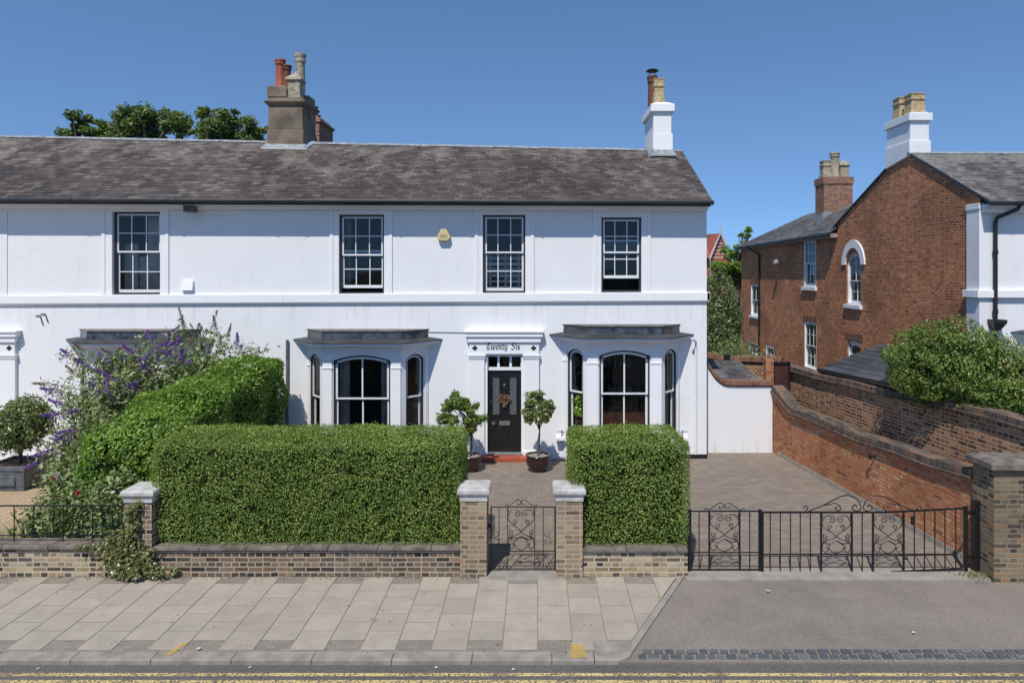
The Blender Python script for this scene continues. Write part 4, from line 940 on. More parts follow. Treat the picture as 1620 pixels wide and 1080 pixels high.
for (y0, z0, y1, z1) in ((16.98, 6.50, apex-.05, az_-.02), (22.02, 8.09, gB+.3, 6.48)):
    m.hexa([(RX-.055, y0, z0-.04), (RX-.005, y0, z0-.04), (RX-.005, y1, z1-.04), (RX-.055, y1, z1-.04), (RX-.055, y0, z0+.02), (RX-.005, y0, z0+.02), (RX-.005, y1, z1+.02), (RX-.055, y1, z1+.02)])
m.build('verge_board', 'gutter_black', V)
m = MB(); n = 26
for i in range(n): a, b = RX-.08+i*.46, RX-.08+(i+1)*.46; m.hexa([(a, apex-.1, az_-.02), (b-.006, apex-.1, az_-.02), (b-.006, apex+.1, az_-.02), (a, apex+.1, az_-.02), (a, apex-.03, az_+.05), (b-.006, apex-.03, az_+.05), (b-.006, apex+.03, az_+.05), (a, apex+.03, az_+.05)])
m.build('ridge_tile', 'lead_light', V)
# wing roof (hipped)
ex = RX-.28; rx = RX+2.6; hz = 7.75; e_z = 6.16
roof_part(V, [((ex, rear+.3, e_z), (ex, gB, e_z+.08), (rx, rear-2.9, hz), (rx, gB, hz+.05)), ((2*rx-ex, rear+.3, e_z), (ex, rear+.3, e_z), (rx+.01, rear-2.9, hz), (rx, rear-2.9, hz)), ((2*rx-ex, gB, e_z+.08), (2*rx-ex, rear+.3, e_z), (rx, gB, hz+.05), (rx, rear-2.9, hz))], 'slate_grey')
m = MB(); m.hexa([(ex+.02, gB, e_z-.1), (RX, gB, e_z-.1), (RX, rear+.28, e_z-.16), (ex+.02, rear+.28, e_z-.16), (ex+.02, gB, e_z+.05), (RX, gB, e_z+.05), (RX, rear+.28, e_z-.02), (ex+.02, rear+.28, e_z-.02)]); m.build('eave_board', 'capstone', V)
m = MB(); m.tube([(ex-.03, gB+.02, e_z+.03), (ex-.03, rear+.3, e_z-.05)], .05, 8); m.build('gutter', 'gutter_black', V)
for k, wv in enumerate(wg+ww):
    a, b, c, d, rise = wv
    if k == 0:
        W = sash_window(V, frS, a, b, c, d, .38, cols=2, meet=c+.85, hb=(0, 1), wd=.1, frame_mat='white_paint', sill=.14, label='round arched window in the brick gable', curtain=[(a+.1, b-.1, c+.1, c+1.2, 'curtain_pale')])
        m = MB(frS); n = 16; cu = (a+b)/2; cz = d-.42; r0, r1 = .60, .88
        for i in range(n):
            t0, t1 = PI*i/n, PI*(i+1)/n; q = []
            for w0 in (-.05, .0):
                q += [(cu+r0*math.cos(t0), w0, cz+r0*math.sin(t0)), (cu+r1*math.cos(t0), w0, cz+r1*math.sin(t0)), (cu+r1*math.cos(t1), w0, cz+r1*math.sin(t1)), (cu+r0*math.cos(t1), w0, cz+r0*math.sin(t1))]
            m.hexa(q)
        m.build('arch_surround', 'stucco_trim', W)
    elif k == 1: sash_window(V, frS, a, b, c, d, .12, cols=1, meet=c+.3, hb=(0, 0), wd=.1, frame_mat='white_paint', st=.12)
    elif k in (2, 3): sash_window(V, frS, a, b, c, d, cols=3, hb=(1, 1), wd=.06, frame_mat='white_paint', sill=.14 if k == 2 else None, curtain=[(a+.1, b-.1, c+.1, c+.9, 'curtain_pale')])
    else: sash_window(V, frS, a, b, c, d, cols=2, hb=(0, 0), wd=.06, frame_mat='white_paint', sill=.1 if k == 4 else None, curtain=[(a+.1, b-.1, c+.05, d-.1, 'curtain_pale')])
# brick soldier arches (slightly proud)
for (a, b, z) in ((wg[1][0]-.15, wg[1][1]+.15, wg[1][3]), (ww[1][0]-.1, ww[1][1]+.1, ww[1][3]), (ww[2][0]-.1, ww[2][1]+.1, ww[2][3])):
    m = MB(frS); m.box(a, b, -.012, -.001, z+.01, z+.26); m.build('brick_lintel', 'brick_edge_red', V)
r_ = MB(); r_.box(RX+.4, RX+.5, gF+.3, rear-.3, 0, 6.2); r_.build('interior', 'room', V)
Lm = part('wall_lamp', V); yy = sD(1236); m = MB(); m.tube([(RX, yy, Z(412, yy)), (RX-.12, yy, Z(412, yy))], .05, 8); m.build('bracket', 'white_paint', Lm)
m = MB(); m.hexa([(RX-.35, yy-.1, Z(417, yy)), (RX-.1, yy-.1, Z(415, yy)), (RX-.1, yy+.15, Z(415, yy)), (RX-.35, yy+.15, Z(417, yy)), (RX-.33, yy-.08, Z(412, yy)), (RX-.1, yy-.08, Z(409, yy)), (RX-.1, yy+.13, Z(409, yy)), (RX-.33, yy+.13, Z(412, yy))]); m.build('lamp_head', 'capstone', Lm)
m = MB(); yy = sD(1203); m.tube([(ex-.02, yy+1.2, e_z-.1), (ex+.05, yy+1, e_z-.2), (RX-.07, yy, e_z-.5), (RX-.07, yy, .1)], .055, 8); m.build('downpipe', 'gutter_black', V)
m = MB(); x0 = X(1575, 17.3); m.tube([(x0+.40, 17.0, 6.42), (x0+.40, 17.05, 6.32), (x0+.02, 17.28, 6.12), (x0, 17.3, 6.0), (x0, 17.3, Z(508, 17.3)), (x0, 17.3, .1)], .05, 10)
for zz in (5.2, 3.7): m.tube([(x0, 17.3, zz), (x0, 17.3, zz+.1)], .065, 10)
m.lathe(x0, 17.28, [(.07, Z(522, 17.3)), (.17, Z(510, 17.3)), (.17, Z(505, 17.3)), (.1, Z(505, 17.3))], square=True); m.build('downpipe', 'gutter_black', V)
bay(V, x0+2.35, .18)
C = part('chimney', V, 'bright white chimney stack with two buff pots'); D1, D2 = sD(1442), sD(1403); xa_, xb_ = RX-.02, X(1473, D1); zt = Z(178, D1); m = MB()
m.hexa([(xa_-.04, D1, 8.27), (xb_, D1, 8.1), (xb_, D2, 8.0), (xa_-.04, D2, 8.06), (xa_-.04, D1, Z(222, D1)), (xb_, D1, Z(222, D1)), (xb_, D2, Z(222, D1)), (xa_-.04, D2, Z(222, D1))]); m.box(xa_, xb_-.04, D1+.03, D2-.03, Z(222, D1), zt-.25); m.box(xa_-.07, xb_+.03, D1-.05, D2+.05, zt-.25, zt-.02); m.box(xa_+.02, xb_-.06, D1+.04, D2-.04, zt-.02, zt+.02); m.build('stack', 'white_paint', C, bevel=.015)
pot(C, (xa_+xb_)/2, D1+.35, zt+.02, Z(149, D1+.3), .2, 'buff_clay', 'square'); pot(C, (xa_+xb_)/2-.02, D1+1.0, zt+.02, Z(156, D1+1.), .2, 'buff_clay', 'square')
C = part('chimney', V, 'red brick chimney stack with three pale pots'); D1 = 30.6; D2 = D1+.95; xa_, xb_ = X(1303.5, D1), X(1349, D1); zt = Z(280, D1); m = MB()
m.box(xa_, xb_, D1, D2, 6.8, zt-.3); m.box(xa_-.04, xb_+.04, D1-.04, D2+.04, zt-.3, zt); m.build('stack', 'brick_chimney', C)
pot(C, X(1306, D1+.45)-.05+.1, D1+.5, zt, Z(252, D1), .21, 'cream_clay', 'square', 'weathered square pot'); pot(C, X(1319, D1+.4), D1+.3, zt, Z(240, D1), .2, 'cream_clay', 'round', 'tall round cream pot'); pot(C, X(1335, D1+.4), D1+.5, zt, Z(250, D1), .2, 'cream_clay', 'pyramid', 'square pot with pointed cap')
m = MB(); m.box(xa_-.1, xb_+.1, D1-.15, D1, 7.1, 7.45); m.box(xa_-.12, xa_, D1-.1, D2+.1, 7., 7.4); m.build('flashing', 'lead_light', C)

# ------------------------------------------------------------------ boundary walls
def run_wall(name, label, pts, mat, cop='brick_edge', th=.23, cw=.34, ch=.12, cat='wall', base=-.05):
    """pts: (x,y,ztop of brick) ; visible face toward -x/-y (left side)"""
    T = thing(name, label, cat); m = MB(); c = MB()
    for i in range(len(pts)-1):
        (xa_, ya, za), (xb_, yb_, zb) = pts[i:i+2]; d = Vector((xb_-xa_, yb_-ya)); L = d.length; fr = Fr(xa_, ya, math.atan2(d.y, d.x)); m.fr = c.fr = fr
        m.hexa([(0, 0, base), (L, 0, base), (L, th, base), (0, th, base), (0, 0, za), (L, 0, zb), (L, th, zb), (0, th, za)])
        o = (cw-th)/2; e = .0
        c.hexa([(0, -o, za), (L, -o, zb), (L, th+o, zb), (0, th+o, za), (0, -o, za+ch), (L, -o, zb+ch), (L, th+o, zb+ch), (0, th+o, za+ch)])
        c.hexa([(0, -o-.03, za-.045), (L, -o-.03, zb-.045), (L, th+o, zb-.045), (0, th+o, za-.045), (0, -o-.03, za-.002), (L, -o-.03, zb-.002), (L, th+o, zb-.002), (0, th+o, za-.002)])
    m.build('brickwork', mat, T); c.build('coping', cop, T, bevel=.012); rebase(T, (pts[0][0], pts[0][1], 0)); return T
def dwx(D): return 6.2+.1225*(17.95-D)
def drive_pts():
    P = [(dwx(17.95), 17.95, 1.66), (dwx(17.6), 17.6, 1.55), (dwx(17.2), 17.2, 1.36), (dwx(16.9), 16.9, 1.28)]
    for D in (15.5, 14.2, 13., 12., 10.97): P.append((dwx(D), D, 1.28+.02*math.sin(D*3)+.02*(16.9-D)/5+.045*max(0, 13.8-D)))
    return P
DW = run_wall('driveway_wall', 'weathered orange red brick wall along the driveway', drive_pts(), 'brick_drive')
def rebuild_bricks(): pass
m = MB()
for i in range(60):   # whitish footing blocks
    D = 11.2+i*.11
    if D > 17.6: break
    x_ = dwx(D); m.hexa([(x_-.03-random.uniform(0, .015), D, 0), (x_+.02, D, 0), (x_+.01, D+.1, 0), (x_-.04, D+.1, 0), (x_-.02, D, .10), (x_+.02, D, .10), (x_+.01, D+.1, .10), (x_-.03, D+.1, .10)])
o = m.build('footing', 'kerbstone', DW); o.location = tuple(-v for v in DW.location)
m = MB(); yy = 13.6; x_ = dwx(yy)-.02; z_ = Z(722, yy)
m.tube([(x_+.02, yy, z_), (x_-.10, yy, z_)], .018, 6); m.tube([(x_-.1, yy, z_-.05), (x_-.1, yy, z_+.05)], .022, 6); m.tube([(x_-.1, yy-.09, z_-.02), (x_-.1, yy+.05, z_+.0)], .014, 6)
o = m.build('gate_latch_hook', 'black_iron', DW); o.location = tuple(-v for v in DW.location)
# white side wall with curved brick coping
T = thing('side_wall', 'white rendered wall with swept brick coping between house and driveway wall', 'wall'); D = 17.95; m = MB(); c = MB(); pr = []
for px, py in ((1119, 580), (1124, 588), (1130, 597), (1138, 605), (1148, 610), (1165, 611), (1222, 611)): pr.append((X(px, D), Z(py, D)))
pr = cat_rom([(a, b) for a, b in pr], 4)
for (a, za), (b, zb) in zip(pr[:-1], pr[1:]):
    m.hexa([(a, D, -.05), (b, D, -.05), (b, D+.22, -.05), (a, D+.22, -.05), (a, D, za), (b, D, zb), (b, D+.22, zb), (a, D+.22, za)])
    for (o, z0, z1) in ((.03, .0, .04), (.06, .04, .14)):
        c.hexa([(a, D-o, za+z0), (b, D-o, zb+z0), (b, D+.22+o, zb+z0), (a, D+.22+o, za+z0), (a, D-o, za+z1), (b, D-o, zb+z1), (b, D+.22+o, zb+z1), (a, D+.22+o, za+z1)])
m.build('render', 'stucco', T); c.build('coping', 'brick_edge_red', T); rebase(T, (5.3, D, 0))
# neighbour's garden wall behind the drive wall
def nx(D): return 6.95+.135*(18.9-D)
NP = [(nx(19.6), 19.6, 2.08), (nx(17.3), 17.3, 2.06), (nx(16.0), 16.0, 2.12), (nx(14.6), 14.6, 2.12), (nx(13.2), 13.2, 2.2), (nx(12.0), 12.0, 2.24), (nx(10.2), 10.2, 2.18), (nx(9.6), 9.6, 2.18)]
run_wall('garden_wall', 'tall mottled brown brick wall of the neighbour under the round bush', NP[:-1], 'brick_back_wall', cop='brick_edge', ch=.10)
RW = run_wall('rear_garden_wall', 'low stepped brick wall behind the white side wall', [(4.5, 22.5, Z(556, 22.5)), (5.9, 22.3, Z(566, 22.3)), (6.2, 22.25, Z(575, 22.3)), (6.5, 22.2, Z(569, 22.2)), (7.7, 21.5, Z(571, 21.5))], 'brick_back_wall', cop='brick_edge_red')
# small roof behind white wall + post
T = thing('lean_to', 'low slate roofed lean to tucked behind the white side wall', 'outbuilding')
m = MB(); m.box(4.6, 6.1, 18.6, 20.6, -.05, 1.7); m.build('wall', 'brick_back_wall', T); roof_part(T, [((4.5, 18.5, 1.72), (6.15, 18.5, 1.72), (4.5, 20.7, 2.15), (6.15, 20.7, 2.05))], 'slate_grey')
rebase(T, (5.3, 19.5, 0))
m = MB(); m.box(-.08, .08, -.08, .08, 0, Z(562, 20.9)); m.box(-.09, .09, -.09, .09, Z(562, 20.9), Z(560.5, 20.9)); o = m.build('flue_post', 'gutter_black', None, bevel=.01); o.location = (X(1150, 20.9), 20.9, 0); tag(o, 'dark square post standing behind the white side wall', 'post')
T = thing('garden_gate', 'dark rust brown metal gate between the garden walls', 'gate'); D = 18.6; x0, x1_ = X(1225, D), X(1247, D); m = MB()
m.box(x0, x1_, D, D+.04, .3, Z(575, D)); m.build('gate_panel', 'rust_brown', T); m = MB(); m.box(x0-.05, x0, D-.03, D+.06, 0, Z(571, D)); m.box(x1_, x1_+.05, D-.03, D+.06, 0, Z(574, D)); m.box(x0-.05, x1_+.05, D-.03, D-.001, Z(576, D), Z(572, D)); m.build('gate_frame', 'black_iron', T); 
m = MB(); m.box(x0-.26, x0-.05, D-.1, D+.12, 0, Z(568, D)); m.build('gate_post', 'brick_drive', T); rebase(T, (x0, D, 0))
# slate shed behind wall
T = thing('garden_shed', 'brick outhouse with a dark sloping slate roof beside the round bush', 'outbuilding')
a = (nx(17.3)+.05, 17.5, 2.27); b = (nx(14.0)+.05, 13.9, 2.36); c = (9.5, 19.0, Z(545, 18.9)); d = (9.5, 13.9, 2.9)
roof_part(T, [(a, b, c, d)], 'slate_felt', rowh=.28, w=.5)
m = MB(); m.slab([(a[0]+.1, a[1]-.1), (b[0]+.1, b[1]+.1), (9.5, 13.95), (9.5, 18.9)], -.05, [2.2, 2.28, 2.8, 2.65]); m.build('wall', 'brick_back_wall', T)
m = MB(); m.hexa([(a[0]-.04, a[1], a[2]-.07), (b[0]-.04, b[1], b[2]-.07), (b[0]+.06, b[1], b[2]-.07), (a[0]+.06, a[1], a[2]-.07), (a[0]-.04, a[1], a[2]+.0), (b[0]-.04, b[1], b[2]+.0), (b[0]+.06, b[1], b[2]+.0), (a[0]+.06, a[1], a[2]+.0)]); m.build('gutter', 'gutter_black', T); rebase(T, (8.5, 16, 0))

# front walls
def low_wall(label, x0, x1, mat, zt=.42, base=-.05):
    T = thing('front_garden_wall', label, 'wall', 'low brick walls along the pavement'); m = MB(); m.box(x0, x1, WD, WD+.23, base, zt); m.box(x0, x1, WD-.02, WD, base, .07); m.build('brickwork', mat, T)
    c = MB(); k = x0
    while k < x1-.01:
        e = min(k+random.uniform(.6, .9), x1); j = random.uniform(0, .006); c.slab([(k+.003, WD-.045-j), (e-.003, WD-.045-j), (e-.003, WD+.30), (k+.003, WD+.30)], zt, zt+.055+j); k = e
    c.build('coping', 'coping', T, bevel=.012); rebase(T, ((x0+x1)/2, WD+.1, 0)); return T
P1a, P1b = X(197, 10.62), X(240, 10.62); P2a, P2b = X(728, 10.6), X(770, 10.6); P3a, P3b = X(880, 10.6), X(922, 10.6)
low_wall('low yellow brick wall under the black railing', -30, P1a+.001, 'brick_yellow'); low_wall('low dark brick wall under the long clipped hedge', P1b-.001, P2a+.001, 'brick_brown', .40); low_wall('short yellow brick wall under the small clipped hedge', P3b-.001, X(1088, WD), 'brick_yellow', .38)
def pier(label, x0, x1, y0, zt, mat, capmat, dep=.42, wide=.05, group='brick piers of the front boundary', ch=.10):
    T = thing('brick_pier', label, 'pier', group); m = MB(); m.box(x0, x1, y0, y0+dep, -.05, zt); m.build('shaft', mat, T)
    c = MB(); o = wide; f = [(x0, y0), (x1, y0), (x1, y0+dep), (x0, y0+dep)]
    g = lambda q: [(x0-q, y0-q), (x1+q, y0-q), (x1+q, y0+dep+q), (x0-q, y0+dep+q)]
    if ch > .08:
        c.slab(g(.012), zt, zt+.07); c.slab(g(.012), zt+.07, zt+.12, g(o)); c.slab(g(o), zt+.12, zt+.17); c.slab(g(o), zt+.17, zt+.20, g(o-.03))
    else: c.slab(g(o), zt, zt+.09); c.slab(g(o), zt+.09, zt+.14, g(o-.12))
    c.build('capstone', capmat, T, bevel=.008); rebase(T, ((x0+x1)/2, y0+dep/2, 0)); return T
pier('brown brick pier wrapped in ivy at the left end of the long hedge', P1a, P1b, 10.62, 1.15, 'brick_brown', 'pier_white')
pier('yellow brick pier left of the small gate with white cap', P2a, P2b, 10.6, 1.18, 'brick_pier', 'pier_white')
pier('yellow brick pier right of the small gate with white cap', P3a, P3b, 10.6, 1.18, 'brick_pier', 'pier_white')
pier('large weathered brick pier with flat grey cap at right end of the drive gate', 6.99, 8.4, 10.45, 1.72, 'brick_grey_pier', 'coping', dep=.5, wide=.08, ch=.05)
# iron hinge bits painted mark on pier
# ------------------------------------------------------------------ ironwork
def spiral(cx, cz, r, a0, turns, n=20, sgn=1, r_end=.18):
    return [(cx+r*(1-(1-r_end)*i/n)*math.cos(a0+sgn*2*PI*turns*i/n), cz+r*(1-(1-r_end)*i/n)*math.sin(a0+sgn*2*PI*turns*i/n)) for i in range(n+1)]
def scrolls(mb, y, cx, w, z0, z1, r=.006):
    h = z1-z0; hw = w/2
    def T(p): mb.tube([(a, y, b) for a, b in p], r, 5)
    for s in (-1, 1):
        zt = z1-.02
        # upper heart lobe ending in inward curl
        c1 = spiral(cx+s*hw*.42, z0+h*.80, hw*.30, PI/2 if s > 0 else PI/2, 1.15, 18, -s if s > 0 else 1)
        T(cat_rom([(cx+s*hw*.95, z0+h*.95), (cx+s*hw*.98, z0+h*.74), (cx+s*hw*.7, z0+h*.62), (cx+s*hw*.25, z0+h*.52), (cx, z0+h*.44), (cx-s*hw*.3, z0+h*.37), (cx-s*hw*.85, z0+h*.30), (cx-s*hw*.97, z0+h*.14), (cx-s*hw*.75, z0+h*.06), (cx-s*hw*.55, z0+h*.13), (cx-s*hw*.68, z0+h*.19)], 5))
        T(spiral(cx+s*hw*.30, z0+h*.84, hw*.26, PI*.5, 1.3, 20, s)); T(cat_rom([(cx+s*hw*.30, z0+h*.84+hw*.26), (cx+s*hw*.75, z0+h*.92), (cx+s*hw*.93, z0+h*.80)], 5))
        T(spiral(cx+s*hw*.42, z0+h*.66, hw*.2, -PI*.5, 1.2, 16, s)); T(spiral(cx+s*hw*.74, z0+h*.44, hw*.2, PI*.5 if s > 0 else PI*.5, 1.2, 16, -s)); T(spiral(cx+s*hw*.74, z0+h*.36, hw*.17, -PI*.5, 1.2, 16, s))
        T(cat_rom([(cx, z0+h*.03), (cx+s*hw*.4, z0+h*.10), (cx+s*hw*.5, z0+h*.22), (cx, z0+h*.34)], 5))
        T(cat_rom([(cx+s*hw*.05, z0+h*.34), (cx+s*hw*.5, z0+h*.26), (cx+s*hw*.95, z0+h*.30)], 5))
def crest(mb, y, cx, w, z, h, r=.006):
    for s in (-1, 1):
        mb.tube([(a, y, b) for a, b in cat_rom([(cx+s*w*.5, z+.01), (cx+s*w*.46, z+h*.3), (cx+s*w*.40, z+h*.12), (cx+s*w*.30, z+h*.35), (cx+s*w*.12, z+h), (cx+s*w*.02, z+h*.75), (cx+s*w*.03, z+h*.35), (cx+s*w*.13, z+h*.3), (cx+s*w*.12, z+h*.55)], 6)], r, 5)
GY = 10.80
gg = thing('garden_gate', 'small black wrought iron scrollwork gate between two white capped piers', 'gate'); xa_, xb_ = X(777, GY), X(878, GY); zb, zt = .04, Z(801, GY)
m = MB()
for x_ in (xa_, xb_): m.box(x_-.010, x_+.010, GY-.01, GY+.01, zb, zt)
for z_ in (zb, zt-.012): m.box(xa_, xb_, GY-.008, GY+.008, z_, z_+.014)
m.box(xa_, xb_, GY-.008, GY+.008, Z(872, GY), Z(872, GY)+.012); m.box(X(803, GY), X(846, GY), GY-.006, GY+.006, Z(851, GY), Z(851, GY)+.01)
m.build('gate_frame', 'black_iron', gg)
for px in (789.5, 803, 846, 859.5):
    x_ = X(px, GY); MB().box(x_-.006, x_+.006, GY-.006, GY+.006, zb, zt).build('bar', 'black_iron', gg)
m = MB(); cx_ = X(824.5, GY); scrolls(m, GY, cx_, .42, Z(872, GY), zt, .0065); m.build('scroll_panel', 'black_iron', gg)
m = MB(); crest(m, GY, cx_, .50, zt, .11); m.build('crest', 'black_iron', gg)
m = MB(); z_ = Z(850, GY); xq = X(868, GY)
for s in (-1, 1): m.tube([(a, GY, b) for a, b in cat_rom([(xq+.04, z_+.0), (xq-.05, z_+s*.03), (xq-.05, z_+s*.085), (xq+.02, z_+s*.09), (xq+.02, z_+s*.05), (xq-.01, z_+s*.05)], 5)], .0055, 5)
m.build('side_scroll', 'black_iron', gg)
m = MB(); xq = X(783, GY); z_ = Z(850, GY)
for s in (-1, 1): m.tube([(a, GY, b) for a, b in cat_rom([(xq-.04, z_+.0), (xq+.05, z_+s*.03), (xq+.05, z_+s*.085), (xq-.02, z_+s*.09), (xq-.02, z_+s*.05), (xq+.01, z_+s*.05)], 5)], .0055, 5)
# lower fan of rods
for k in range(5): m.tube([(X(777+k*6, GY), GY, zb), (X(795+k*2.2, GY), GY, Z(872, GY))], .0045, 4)
for k in range(5): m.tube([(X(878-k*6, GY), GY, zb), (X(862-k*3, GY), GY, Z(872, GY))], .0045, 4)
m.build('side_scroll', 'black_iron', gg)
m = MB(); m.box(xb_-.01, P3a+.01, GY-.015, GY+.015, Z(808, GY), Z(806, GY)); m.box(P2b-.01, xa_, GY-.012, GY+.012, Z(831, GY)-.03, Z(831, GY)+.03); m.build('latch', 'black_iron', gg); rebase(gg, (cx_, GY, 0))
# drive gate: fixed panel and leaf
fp = thing('fixed_railing_panel', 'short fixed black railing panel beside the small clipped hedge', 'railing'); y = 10.82; x0, x1_ = X(1090, y), X(1202, y); zt = Z(807, y); zb = Z(901, y)
m = MB(); m.box(x0, x1_, y-.01, y+.01, zt-.02, zt+.0); m.box(x0, x1_, y-.009, y+.009, zb, zb+.018); m.box(x0, x1_, y-.008, y+.008, Z(874, y), Z(874, y)+.014); m.build('rail', 'black_iron', fp)
for px in (1091, 1202.5):
    x_ = X(px, y); o = MB().box(x_-.024, x_+.024, y-.024, y+.024, 0, zt+.015).build('post', 'black_iron', fp, bevel=.004)
for px in (1106, 1186): x_ = X(px, y); MB().box(x_-.007, x_+.007, y-.007, y+.007, zb, zt-.02).build('bar', 'black_iron', fp)
for px in (1122, 1170): x_ = X(px, y); MB().box(x_-.012, x_+.012, y-.012, y+.012, zb, zt-.02).build('bar', 'black_iron', fp)
m = MB(); scrolls(m, y, X(1146, y), .46, Z(874, y)-.0, zt-.02, .007); m.build('scroll_panel', 'black_iron', fp); m = MB(); crest(m, y, X(1146, y), .64, zt, .12, .007); m.build('crest', 'black_iron', fp); rebase(fp, (X(1146, y), y, 0))
dg = thing('driveway_gate', 'wide black wrought iron gate across the driveway with scroll panels and curved crest', 'gate'); y = 10.80; x0, x1_ = X(1206, y), X(1528, y)
def gtop(x_): return Z(809, y)+max(0, (x_-X(1400, y)))*.05
def gbot(x_): return Z(904, y)+max(0, (x_-X(1400, y)))*.05
m = MB(); n = 10
for i in range(n):
    a, b = x0+(x1_-x0)*i/n, x0+(x1_-x0)*(i+1)/n
    for fn, h in ((gtop, .022), (gbot, .022)):
        m.hexa([(a, y-.012, fn(a)-h), (b, y-.012, fn(b)-h), (b, y+.012, fn(b)-h), (a, y+.012, fn(a)-h), (a, y-.012, fn(a)+.004), (b, y-.012, fn(b)+.004), (b, y+.012, fn(b)+.004), (a, y+.012, fn(a)+.004)])
m.box(x0, X(1507, y), y-.009, y+.009, Z(877, y), Z(877, y)+.016)
m.box(x0-.018, x0+.018, y-.018, y+.018, gbot(x0), gtop(x0)); m.box(x1_-.03, x1_+.02, y-.025, y+.025, .02, gtop(x1_)+.02); m.build('gate_frame', 'black_iron', dg)
for px in (1218.5, 1234.5, 1250.5, 1266, 1282, 1364, 1446.5, 1462.5, 1479, 1495, 1512): x_ = X(px, y); MB().box(x_-.007, x_+.007, y-.007, y+.007, gbot(x_), gtop(x_)-.02).build('bar', 'black_iron', dg)
for px in (1299, 1347.5, 1381, 1429.5): x_ = X(px, y); MB().box(x_-.013, x_+.013, y-.013, y+.013, gbot(x_), gtop(x_)-.02).build('bar', 'black_iron', dg)
for px in (1323, 1405): m = MB(); scrolls(m, y, X(px, y), .46, Z(877, y), gtop(X(px, y))-.02, .007); m.build('scroll_panel', 'black_iron', dg)
m = MB(); cc = X(1364, y)
for s in (-1, 1):
    q = lambda a, b: (cc+s*a, y, gtop(x0)+b)
    m.tube(cat_rom([q(.90, .01), q(.86, .06), q(.90, .09), q(.93, .05)], 6), .008, 5)
    m.tube(cat_rom([q(.84, .01), q(.62, .10), q(.35, .235), q(.18, .25), q(.06, .17), q(.02, .05), q(.10, .01), q(.16, .06), q(.11, .11), q(.08, .07)], 7), .009, 5)
    m.tube(cat_rom([q(.60, .10), q(.42, .13), q(.34, .06), q(.38, .015), q(.43, .05), q(.39, .08)], 6), .008, 5)
m.build('crest', 'black_iron', dg); m = MB(); m.box(X(1443, y)-.03, X(1443, y)+.03, y-.03, y-.008, Z(829, y), Z(816, y)); m.build('lock', 'black_iron', dg); rebase(dg, (cc, y, 0))
o = MB().box(-.05, .05, -.05, .05, 0, Z(792, 10.8)).box(-.14, -.05, -.02, .02, .9, .96).box(-.14, -.05, -.02, .02, .2, .26).build('gate_post', 'black_iron', None, bevel=.006); o.location = (X(1545, 10.8), 10.82, 0); tag(o, 'thick black iron hinge post beside the large brick pier', 'post')
# left railing
rl = thing('iron_railing', 'low black iron railing on the yellow brick wall at left', 'railing'); y = WD+.14; zt, zb = Z(799, y), Z(847, y); m = MB(); m.box(-30, P1a-.02, y-.015, y+.015, zt-.014, zt+.004); m.box(-30, P1a-.02, y-.012, y+.012, zb, zb+.012); m.build('rail', 'black_iron', rl)
k = P1a-.15; i = 0
while k > -12:
    MB().box(k-.006, k+.006, y-.006, y+.006, (.475 if i % 3 == 0 else zb), zt-.013).build('bar', 'black_iron', rl); k -= (.155 if k > -7.6 else .31); i += 1
rebase(rl, (-9, y, .47))

# ------------------------------------------------------------------ plants
trim_hedge('long flat topped clipped hedge behind the dark brick wall', -6.12, -1.20, 10.72, 12.15, .44, 2.07, 100000, .032, 'leaf_hedge', r=.18, amp=.035, inset=.10)
trim_hedge('small square clipped hedge beside the driveway', .50, 2.42, 10.72, 12.15, .42, 2.07, 44000, .032, 'leaf_hedge', r=.17, amp=.03, inset=.10)
def tp(P):
    P = P.copy(); f = np.clip((P[:, 1]-11.2)/5.6, 0, 1); P[:, 2] *= (.98+.21*f)*(1-.14*np.exp(-np.maximum(P[:, 1]-11.5, 0)/.55))*(1-.10*np.clip((-7.0-P[:, 0])/.8, 0, 1))*(1+.02*np.sin(P[:, 1]*3)); P[:, 0] += (1-f)*(P[:, 0]+6.1)*.12; return P
trim_hedge('bright green leafy hedge running back to the left house', -7.75, -6.10, 11.5, 16.9, .0, 2.42, 52000, .074, 'leaf_bright', r=.48, amp=.2, taper=tp, inset=.14, name='leafy_hedge')
def crown_tree(name, label, cat, x, y, z0, blobs, n, size, lm, tr=.1, group=None, wid=.45, shell=.6, branches=8, spread=.9):
    T = thing(name, label, cat, group); P, N = multi_blob(n, blobs, shell=shell, ampl=.32); leaves('crown', P, N, size, lm, T, spread, wid)
    m = MB(); top = np.mean([b[0] for b in blobs], axis=0)
    m.tube(cat_rom([(x, y, z0), (x+tr*.4, y, z0+(top[2]-z0)*.5), (top[0], top[1], top[2])], 5), tr, 8, r1=tr*.5)
    for i in range(branches):
        b = blobs[i % len(blobs)]; st = (x+(top[0]-x)*.6, y+(top[1]-y)*.6, z0+(top[2]-z0)*random.uniform(.45, .9)); e = tuple(b[0][k]+random.uniform(-.6, .6)*b[1][k] for k in range(3))
        mid = tuple((st[k]+e[k])/2+(.1*b[1][2] if k == 2 else 0) for k in range(3)); m.tube(cat_rom([st, mid, e], 4), tr*.45, 5, r1=tr*.12)
    m.build('trunk', 'bark', T); rebase(T, (x, y, z0)); return T
